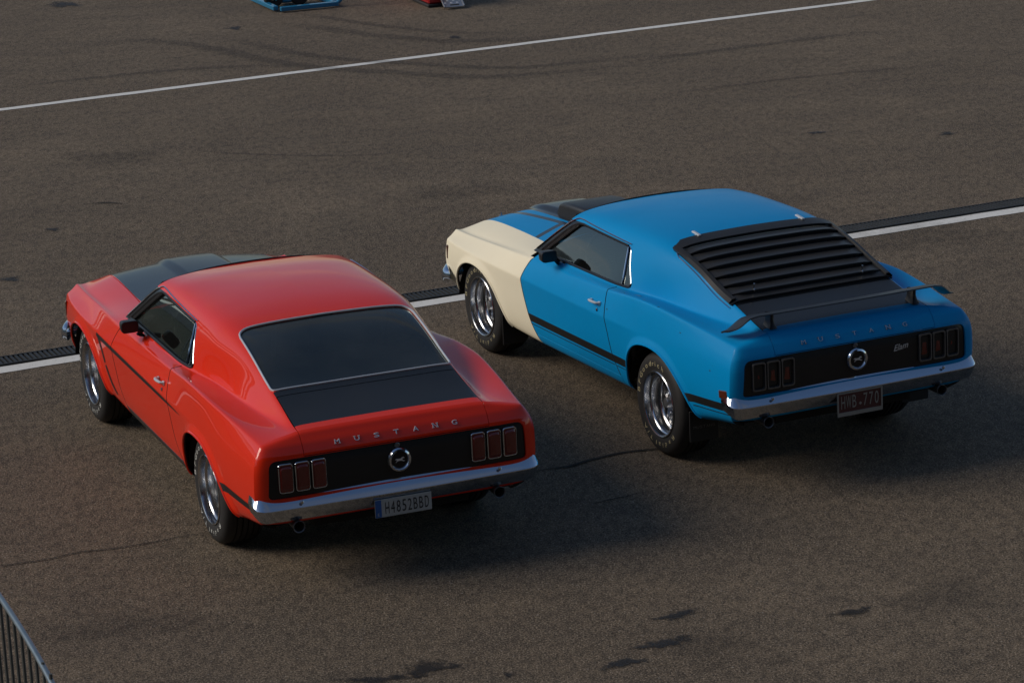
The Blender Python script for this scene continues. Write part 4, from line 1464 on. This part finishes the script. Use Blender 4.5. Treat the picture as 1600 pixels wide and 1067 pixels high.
# ------------------------------------------------------------------ ground
def asphalt():
    t = NT('worn_brown_asphalt')
    co = t.coord()
    big = t.noise(.35, 5, .6, co)
    mid = t.noise(2.6, 5, .65, co)
    fine = t.noise(46, 5, .8, co)
    grit = t.noise(88, 3, .75, co)
    st = t.n("Mapping", {"Vector": co, "Rotation": (0, 0, -.4), "Scale": (.25, 2.2, 1)})
    streak = t.noise(1.0, 5, .65, st.outputs[0])
    base = t.mix(t.ramp(big, [(.3, 0.0), (.7, 1.0)]), (.150, .112, .076), (.270, .206, .140))
    base = t.mix(t.math('MULTIPLY', t.ramp(mid, [(.40, 0.0), (.66, 1.0)]), .55), base, (.112, .088, .066))
    base = t.mix(t.math('MULTIPLY', t.ramp(streak, [(.45, 0.0), (.72, 1.0)]), .45), base, (.094, .075, .058))
    base = t.mix(t.math('MULTIPLY', t.ramp(fine, [(.38, 1.0), (.53, 0.0)]), .92), base, (.018, .015, .013))
    base = t.mix(t.math('MULTIPLY', t.ramp(grit, [(.51, 0.0), (.61, 1.0)]), .85), base, (.48, .385, .285))
    cm = t.n("Mapping", {"Vector": co, "Rotation": (0, 0, -.39), "Scale": (1.0, .55, 1)})
    clot = t.noise(17, 4, .75, cm.outputs[0])
    base = t.mix(t.math('MULTIPLY', t.ramp(clot, [(.40, 1.0), (.55, 0.0)]), .42), base, (.040, .034, .029))
    vo = t.n("TexVoronoi", {"Vector": co, "Scale": 14.0})
    peb = t.ramp(vo.outputs["Distance"], [(.05, 1.0), (.10, 0.0)])
    base = t.mix(t.math('MULTIPLY', peb, .6), base, (.45, .40, .35))
    t.p(Base_Color=base, Roughness=.93, Specular_IOR_Level=.2)
    h = t.math('ADD', t.math('MULTIPLY', fine, .8), t.math('MULTIPLY', grit, .6))
    t.bump(h, .8, .03)
    return t.m
M['asphalt'] = asphalt()
mb = MB(); mb.add([(-150, -60, 0), (150, -60, 0), (150, 300, 0), (-150, 300, 0)], [(0, 1, 2, 3)], False)
tag(mb.build('ground', 'asphalt'), kind='structure')

def line_paint():
    t = NT('worn_white_line_paint')
    co = t.coord()
    w = t.noise(30, 5, .75, co); g = t.noise(160, 3, .7, co)
    wear = t.ramp(t.math('ADD', t.math('MULTIPLY', w, .6), t.math('MULTIPLY', g, .5)), [(.60, 0.0), (.74, 1.0)])
    c = t.mix(t.noise(3, 4, .6, co), (.64, .63, .59), (.76, .75, .71))
    t.p(Base_Color=t.mix(wear, c, (.13, .11, .09)), Roughness=.75)
    t.bump(g, .4, .004)
    return t.m
M['line'] = line_paint()
LA = math.radians(22.68)
ld = np.array([math.cos(LA), math.sin(LA)]); lp = np.array([-ld[1], ld[0]])
def ribbon(name, p0, w, s0, s1, z, mat, n=60, jag=.006):
    V = []
    for i, s_ in enumerate(np.linspace(s0, s1, n)):
        for q in (0, w):
            c = np.array(p0) + ld * s_ + lp * (q + rng.uniform(-jag, jag))
            V.append((c[0], c[1], z))
    mb = MB(); mb.add(V, [f[::-1] for f in grid_faces(n, 2, True)], False)
    o = mb.build(name, mat); tag(o, kind='structure'); return o
ribbon('painted_line', (-3.63, 21.72), .155, -9, 20, .0035, 'line', 160)
ribbon('painted_line', (-4.96, 30.99), .115, -9, 22, .0035, 'line', 160)

# slotted drain channel running along the nearer line
M['drain_dark'] = simple('drain_void', (.006, .006, .006), .9)
M['drain_iron'] = simple('drain_grating_iron', (.040, .042, .043), .6, .4, var=.3, scale=8)
dr = tag(empty('drain_channel', (0, 0, 0)), kind='structure')
p0 = np.array([-3.63, 21.72]) + lp * .165
DW = .205
mb = MB(); V = [(*(p0 + ld * s_ + lp * q), .004) for s_ in (-4, 14) for q in (0, DW)]
mb.add(V, [(0, 2, 3, 1)], False); mb.build('channel_bed', 'drain_dark', dr)
mb = MB()
R2 = [[ld[0], lp[0], 0], [ld[1], lp[1], 0], [0, 0, 1]]
pitch = .036
nb = int(18 / pitch)
for i in range(nb):
    c = p0 + ld * (-4 + pitch * (i + .5)) + lp * (DW / 2)
    mb.box((c[0], c[1], .010), (pitch * .50, DW - .02, .012), rot=R2)
for q in (.006, DW - .006):
    c = p0 + ld * 5 + lp * q
    mb.box((c[0], c[1], .011), (18, .012, .014), rot=R2)
tag(mb.build('grating_bars', 'drain_iron', dr), kind='stuff')

# stains, rubber marks and cracks on the asphalt
def mark_mat(name, col, alpha, rough, ns, edge):
    t = NT(name)
    uv = t.coord("UV"); sx = t.n("SeparateXYZ", {0: uv})
    co = t.coord()
    nz = t.noise(ns, 5, .7, co)
    fal = t.ramp(sx.outputs[1], [(0.0, 1.0), (1.0, 0.0)])
    a = t.math('ADD', t.math('MULTIPLY', t.math('SUBTRACT', nz, .5), edge), fal)
    a = t.math('MULTIPLY', t.math('MULTIPLY', t.ramp(a, [(.18, 0.0), (.62, 1.0)]), sx.outputs[0]), alpha)
    t.p(Base_Color=col, Roughness=rough, Alpha=a)
    return t.m
M['oil'] = mark_mat('oil_stain', (.016, .014, .012), .72, .6, 12, 2.4)
M['damp'] = mark_mat('faint_dark_stain', (.030, .027, .024), .17, .8, 5, 1.3)
M['skid'] = mark_mat('tyre_rubber_mark', (.030, .027, .025), .24, .8, 6, 1.8)
M['crack'] = mark_mat('asphalt_crack', (.010, .009, .008), .95, .9, 40, .6)

ZL = [.0042]
def decal_mesh(name, V, F, uv, mat):
    me = bpy.data.meshes.new(name)
    me.from_pydata([(x, y, ZL[0]) for x, y in V], [], F)
    ZL[0] += .00006
    ul = me.uv_layers.new()
    for p in me.polygons:
        for li, vi in zip(p.loop_indices, p.vertices): ul.data[li].uv = uv[vi]
    me.materials.append(M[mat])
    o = link(bpy.data.objects.new(name, me)); tag(o, kind='structure'); return o
def stain(c, a, b, mat, n=28):
    c, a, b = map(np.array, (c, a, b)); a = a - c; b = b - c
    V, F, uv = [tuple(c)], [], [(1.0, 0.0)]
    for k, r in enumerate((.5, 1.0)):
        for i in range(n):
            th = 2 * math.pi * i / n
            rr = r * (1 + .18 * math.sin(3 * th + c[0] * 7) + .1 * math.sin(5 * th + c[1] * 3))
            V.append(tuple(c + rr * (a * math.cos(th) + b * math.sin(th)))); uv.append((1.0, r))
    for i in range(n):
        j = (i + 1) % n
        F.append((0, 1 + i, 1 + j)); F.append((1 + i, 1 + n + i, 1 + n + j, 1 + j))
    decal_mesh('oil_stain', V, F, uv, mat)
def streak(pts, w, mat, name='tyre_mark'):
    Q = resample(chaikin(pts, 3, False), .06)
    T = np.gradient(Q, axis=0); T /= np.linalg.norm(T, axis=1)[:, None]
    Nn = np.stack([-T[:, 1], T[:, 0]], 1)
    V, uv = [], []
    n = len(Q)
    for i in range(n):
        f = min(1, 4 * i / n, 4 * (n - 1 - i) / n)
        for q in (-1, 0, 1):
            V.append(tuple(Q[i] + Nn[i] * q * w / 2)); uv.append((f, abs(q)))
    F = grid_faces(n, 3)
    decal_mesh(name, V, F, uv, mat)
for c, a, b in [((-2.92, 34.95), (-2.79, 34.92), (-2.93, 35.09)), ((-.46, 33.79), (-.37, 33.77), (-.47, 33.91)), ((-3.8, 25.94), (-3.71, 25.93), (-3.8, 26.0)), ((-3.93, 24.35), (-3.81, 24.33), (-3.95, 24.46)),
                ((.84, 16.36), (1.01, 16.44), (.83, 16.42)), ((1.78, 16.27), (1.94, 16.33), (1.77, 16.34)), ((.74, 15.95), (.95, 16.02), (.72, 16.03)), ((.49, 15.68), (.63, 15.75), (.47, 15.76)),
                ((-.54, 15.74), (-.33, 15.79), (-.55, 15.86)), ((-.11, 15.61), (-.06, 15.60), (-.11, 15.66)), ((-.80, 15.62), (-.55, 15.64), (-.8, 15.69)), ((3.99, 27.97), (4.1, 28.0), (4.0, 28.06)), ((2.87, 28.27), (3.0, 28.27), (2.88, 28.33)), ((-5.06, 37.02), (-4.8, 36.95), (-5.1, 37.27))]:
    stain(c, a, b, 'oil')
for c, a, b in [((2.3, 16.47), (2.75, 16.55), (2.34, 16.85)), ((.98, 15.87), (1.3, 15.95), (.96, 16.2)), ((1.34, 15.64), (1.46, 15.66), (1.34, 15.74)), ((-3.6, 28.6), (-2.9, 28.5), (-3.7, 29.1)), ((1.9, 25.6), (2.7, 25.8), (1.8, 26.1)), ((-.4, 26.6), (.5, 26.8), (-.5, 27.0)), ((3.2, 24.3), (4.2, 24.6), (3.1, 24.8)), ((-.2, 17.4), (.5, 17.5), (-.25, 17.7)), ((-2.2, 16.6), (-1.5, 16.7), (-2.25, 16.9))]:
    stain(c, a, b, 'damp')
mk1 = [(-4.91, 33.59), (-4.2, 34.63), (-3.32, 34.18), (-2.56, 33.12), (-1.98, 32.49), (-1.18, 32.06), (-.39, 31.61), (.12, 31.49), (1.23, 31.78), (1.9, 32.1)]
for pts, w in [(mk1, .34), ([(x + .2, y + .42) for x, y in mk1[2:]], .26), ([(-2.55, 35.33), (-1.95, 34.7), (-1.23, 34.02), (-.53, 33.55), (.15, 33.45), (.9, 33.6)], .34), ([(-2.4, 35.9), (-1.7, 35.1), (-1.0, 34.4), (-.3, 33.95), (.3, 33.85)], .22),
               ([(1.2, 31.95), (2.18, 32.3), (3.01, 32.66), (4.05, 33.05)], .22), ([(-5.11, 32.1), (-4.36, 32.42), (-3.53, 32.66), (-2.87, 32.74), (-2.0, 32.6)], .2), ([(-3.07, 28.91), (-2.62, 28.59), (-2.14, 28.41), (-1.54, 28.23), (-.8, 28.2)], .09), ([(1.5, 30.2), (2.4, 30.6), (3.4, 30.9), (4.6, 31.1)], .12)]:
    streak(pts, w, 'skid')
streak([(-3.62, 26.78), (-3.48, 26.85), (-3.25, 26.72)], .035, 'crack', 'pavement_crack')
for pts in ([(.04, 18.9), (.16, 18.99), (.30, 19.0), (.37, 19.05), (.47, 19.14), (.52, 19.15), (.57, 19.2), (.72, 19.26), (.86, 19.28), (1.1, 19.3)], [(.40, 18.27), (.46, 18.28), (.58, 18.36), (.63, 18.36), (.76, 18.46)], [(-3.4, 17.6), (-3.07, 17.66), (-2.78, 17.74), (-2.6, 17.86), (-2.49, 17.85), (-2.19, 17.95), (-2.03, 18.04), (-1.8, 18.1)]):
    streak(pts, .050 if pts[0][0] == .04 else .019, 'crack', 'pavement_crack')

# ------------------------------------------------------------------ things at the edge of the picture
M['barrier'] = simple('galvanised_barrier_tube', (.22, .27, .30), .42, .75, var=.25, scale=10)
M['barrier_bar'] = simple('dull_barrier_bar', (.10, .105, .10), .6, .5, var=.3, scale=10)
ba = np.array([-3.02, 15.69]); bb = np.array([-1.86, 12.54])
bd = (bb - ba); BL = np.linalg.norm(bd); bd = bd / BL
br = empty('crowd_barrier', (ba[0], ba[1], 0), math.atan2(bd[1], bd[0]))
tag(br, 'galvanised steel crowd barrier with vertical bars and a round top rail', 'barrier')
mb = MB().tube(chaikin([(.06, 0, .16), (0, 0, .16), (0, 0, 1.07), (BL, 0, 1.07), (BL, 0, .16), (BL - .06, 0, .16)], 4, False), .015, 12, up=(0, 1, 0)); mb.build('top_rail', 'barrier', br)
mb = MB().tube([(.02, 0, .20), (BL - .02, 0, .20)], .017, 10, up=(0, 1, 0)); mb.build('bottom_rail', 'barrier_bar', br)
nbar = 21
for i in range(nbar):
    x = BL * (i + 1) / (nbar + 1)
    mb = MB().tube([(x, 0, .20), (x, 0, 1.06)], .008, 8); mb.build('bar', 'barrier_bar', br)
for x in (.3, BL - .3):
    mb = MB().box((x, 0, .012), (.05, .52, .018)); mb.box((x, 0, .10), (.03, .012, .18)); mb.build('foot', 'barrier', br)

M['cart_blue'] = simple('blue_enamel_steel', (.012, .17, .32), .4, var=.2, coat=.5)
ct = empty('equipment_cart', (-2.25, 36.25, 0), .30)
tag(ct, 'blue tubular steel equipment cart with black rubber wheels standing on asphalt', 'cart')
def bar_box(name, a, b, w, h, mat, par):
    a, b = np.array(a, float), np.array(b, float); d = b - a; L = np.linalg.norm(d); d /= L
    s_ = np.cross((0, 0, 1), d); s_ = s_ / np.linalg.norm(s_) if np.linalg.norm(s_) > .1 else np.array([1.0, 0, 0]); u_ = np.cross(d, s_)
    mb = MB().box((a + b) / 2, (L, w, h), rot=np.stack([d, s_, u_], 1), bev=.006); return mb.build(name, mat, par)
bar_box('frame_rail', (-.32, -.36, .04), (.36, -.36, .04), .06, .05, 'cart_blue', ct)
bar_box('frame_rail', (-.36, -.31, .045), (-.44, .55, .045), .06, .05, 'cart_blue', ct)
bar_box('frame_rail', (.33, -.31, .045), (.22, .55, .045), .06, .05, 'cart_blue', ct)
mb = MB().tube(chaikin([(.36, -.34, .05), (.42, -.34, .10), (.44, -.28, .45), (.40, .2, .75), (.3, .5, .75)], 3, False), .025, 10); mb.build('handle_tube', 'cart_blue', ct)
for x in (-.30, .0):
    mb = MB().lathe([(.04, -.04), (.10, -.04), (.115, -.02), (.115, .02), (.10, .04), (.04, .04)], 24, c=(x, .03, .115)); mb.build('cart_wheel', 'rubber', ct)
mb = MB().lathe([(.0, -.02), (.11, -.02), (.13, 0), (.13, .30), (.12, .33), (.0, .34)], 24)
mb.v = [np.stack([v[:, 0] - .15, v[:, 2] + .12, v[:, 1] + .06], 1) for v in mb.v]; mb.build('tank', 'cart_blue', ct)
mb = MB().box((-.15, -.02, .17), (.05, .012, .10)); mb.build('sticker', 'plate_white', ct)

M['tool_red'] = simple('red_enamel_steel', (.42, .010, .014), .35, var=.15, coat=.6)
bx = empty('tool_chest', (-.80, 36.13, 0), .36)
tag(bx, 'red steel chest with black rubber base beside a perforated metal ramp', 'chest')
mb = MB().box((0, 0, .020), (.28, .92, .034), bev=.008); mb.build('base', 'rubber', bx)
mb = MB().box((0, .0, .32), (.255, .88, .56), bev=.015); mb.build('cabinet', 'tool_red', bx)
for i in range(3):
    mb = MB().box((-.130, .0, .14 + .17 * i), (.012, .80, .13), bev=.004); mb.build('drawer', 'tool_red', bx)
M['alloy'] = simple('scuffed_alloy', (.42, .44, .46), .38, .85, var=.2)
rp = empty('loading_ramp', (-.47, 35.50, 0), .20)
tag(rp, 'grey perforated alloy ramp leaning up from asphalt beside the red chest', 'ramp')
L_, W_ = 1.3, .225
sl = .30
def rpt(u, v, h=0): return (u, v * math.cos(sl) - h * math.sin(sl), .02 + v * math.sin(sl) + h * math.cos(sl))
mb = MB()
V = [rpt(u, v, h) for h in (0, .012) for u in (-W_ / 2, W_ / 2) for v in (0, L_)]
mb.add(V, [(0, 1, 3, 2), (4, 6, 7, 5), (0, 4, 5, 1), (2, 3, 7, 6), (0, 2, 6, 4), (1, 5, 7, 3)], False)
for u in (-W_ / 2, W_ / 2):
    mb.tube([rpt(u, 0, .012), rpt(u, L_, .012)], .010, 6)
mb.build('ramp_plate', 'alloy', rp)
mb = MB()
for i in range(20):
    for j in range(3):
        u, v = (-.07 + .07 * j + (.035 if i % 2 else 0) - .017), .10 + .058 * i
        mb.add([rpt(u + .016 * math.cos(t), v + .016 * math.sin(t), .0125 + .005 * 0) for t in np.linspace(0, 2 * math.pi, 11)[:-1]] + [rpt(u, v, .020)],
               [(q, (q + 1) % 10, 10) for q in range(10)], True)
tag(mb.build('grip_studs', 'silver', rp), kind='stuff')
mb = MB().box(rpt(.01, .045, .013), (.10, .022, .003), rot=[[1, 0, 0], [0, math.cos(sl), -math.sin(sl)], [0, math.sin(sl), math.cos(sl)]]); mb.build('hand_slot', 'drain_dark', rp)

# ------------------------------------------------------------------ unseen stand under the high viewpoint, added to shade the car tails
M['concrete'] = simple('stand_concrete', (.20, .19, .175), .85, var=.2, scale=2)
M['stand_roof'] = simple('stand_roof_sheet', (.10, .10, .105), .6, var=.15, scale=1)
gs = empty('shade_stand', (0, -6, 0))
tag(gs, 'unseen roofed concrete stand added behind the viewpoint to shade the car tails', 'shade_stand')
def gbox(name, c, d, mat): MB().box((c[0], c[1] + 6, c[2]), d).build(name, mat, gs)
gbox('front_wall', (0, .15, 2.4), (90, .3, 4.8), 'concrete')
for i in range(9):
    gbox('terrace_step', (0, -.5 - 1.0 * i, 2.3 + .225 * i), (90, .98, 4.6 + .45 * i), 'concrete')
gbox('back_wall', (0, -9.4, 6.6), (90, .3, 13.2), 'concrete')
for i in range(10):
    gbox('roof_column', (-40.5 + 9 * i, -8.8, 6.6), (.4, .4, 12.9), 'concrete')
gbox('roof', (0, -5.2, 13.4), (92, 9.0, .35), 'stand_roof')

# ------------------------------------------------------------------ unseen building at the left, added to shape reflections in paint and glass
M['render_white'] = simple('pale_wall_render', (.55, .53, .48), .8, var=.1, scale=1.5)
M['pit_glass'] = simple('dark_strip_glazing', (.03, .05, .07), .12, coat=1.0, scale=1)
pb_ = empty('reflection_building', (-32, 45, 0))
tag(pb_, 'unseen long low building with pale bands and dark strips, added for reflections', 'building')
for z0, h, mat, nm in ((0, 1.1, 'render_white', 'floor_band'), (1.1, 1.9, 'pit_glass', 'strip_window'), (3.0, .9, 'render_white', 'floor_band')):
    MB().box((0, 0, z0 + h / 2), (8 - (.4 if nm == 'strip_window' else 0), 84, h - .004)).build(nm, mat, pb_)
for k in range(21):
    MB().box((3.82, -40 + 4 * k, 2.05), (.22, .25, 1.9)).build('mullion', 'render_white', pb_)
    MB().box((3.2, -40 + 4 * k, 4.85), (.12, .12, 1.9)).build('roof_post', 'stand_roof', pb_)
for z0, h in ((4.7, .30), (5.85, .40)):  # slabs added to make stripes in the side-glass reflections
    MB().box((2.6, 0, z0 + h / 2), (2.6, 85, h)).build('reflection_canopy' if z0 > 5 else 'reflection_rail', 'render_white', pb_)
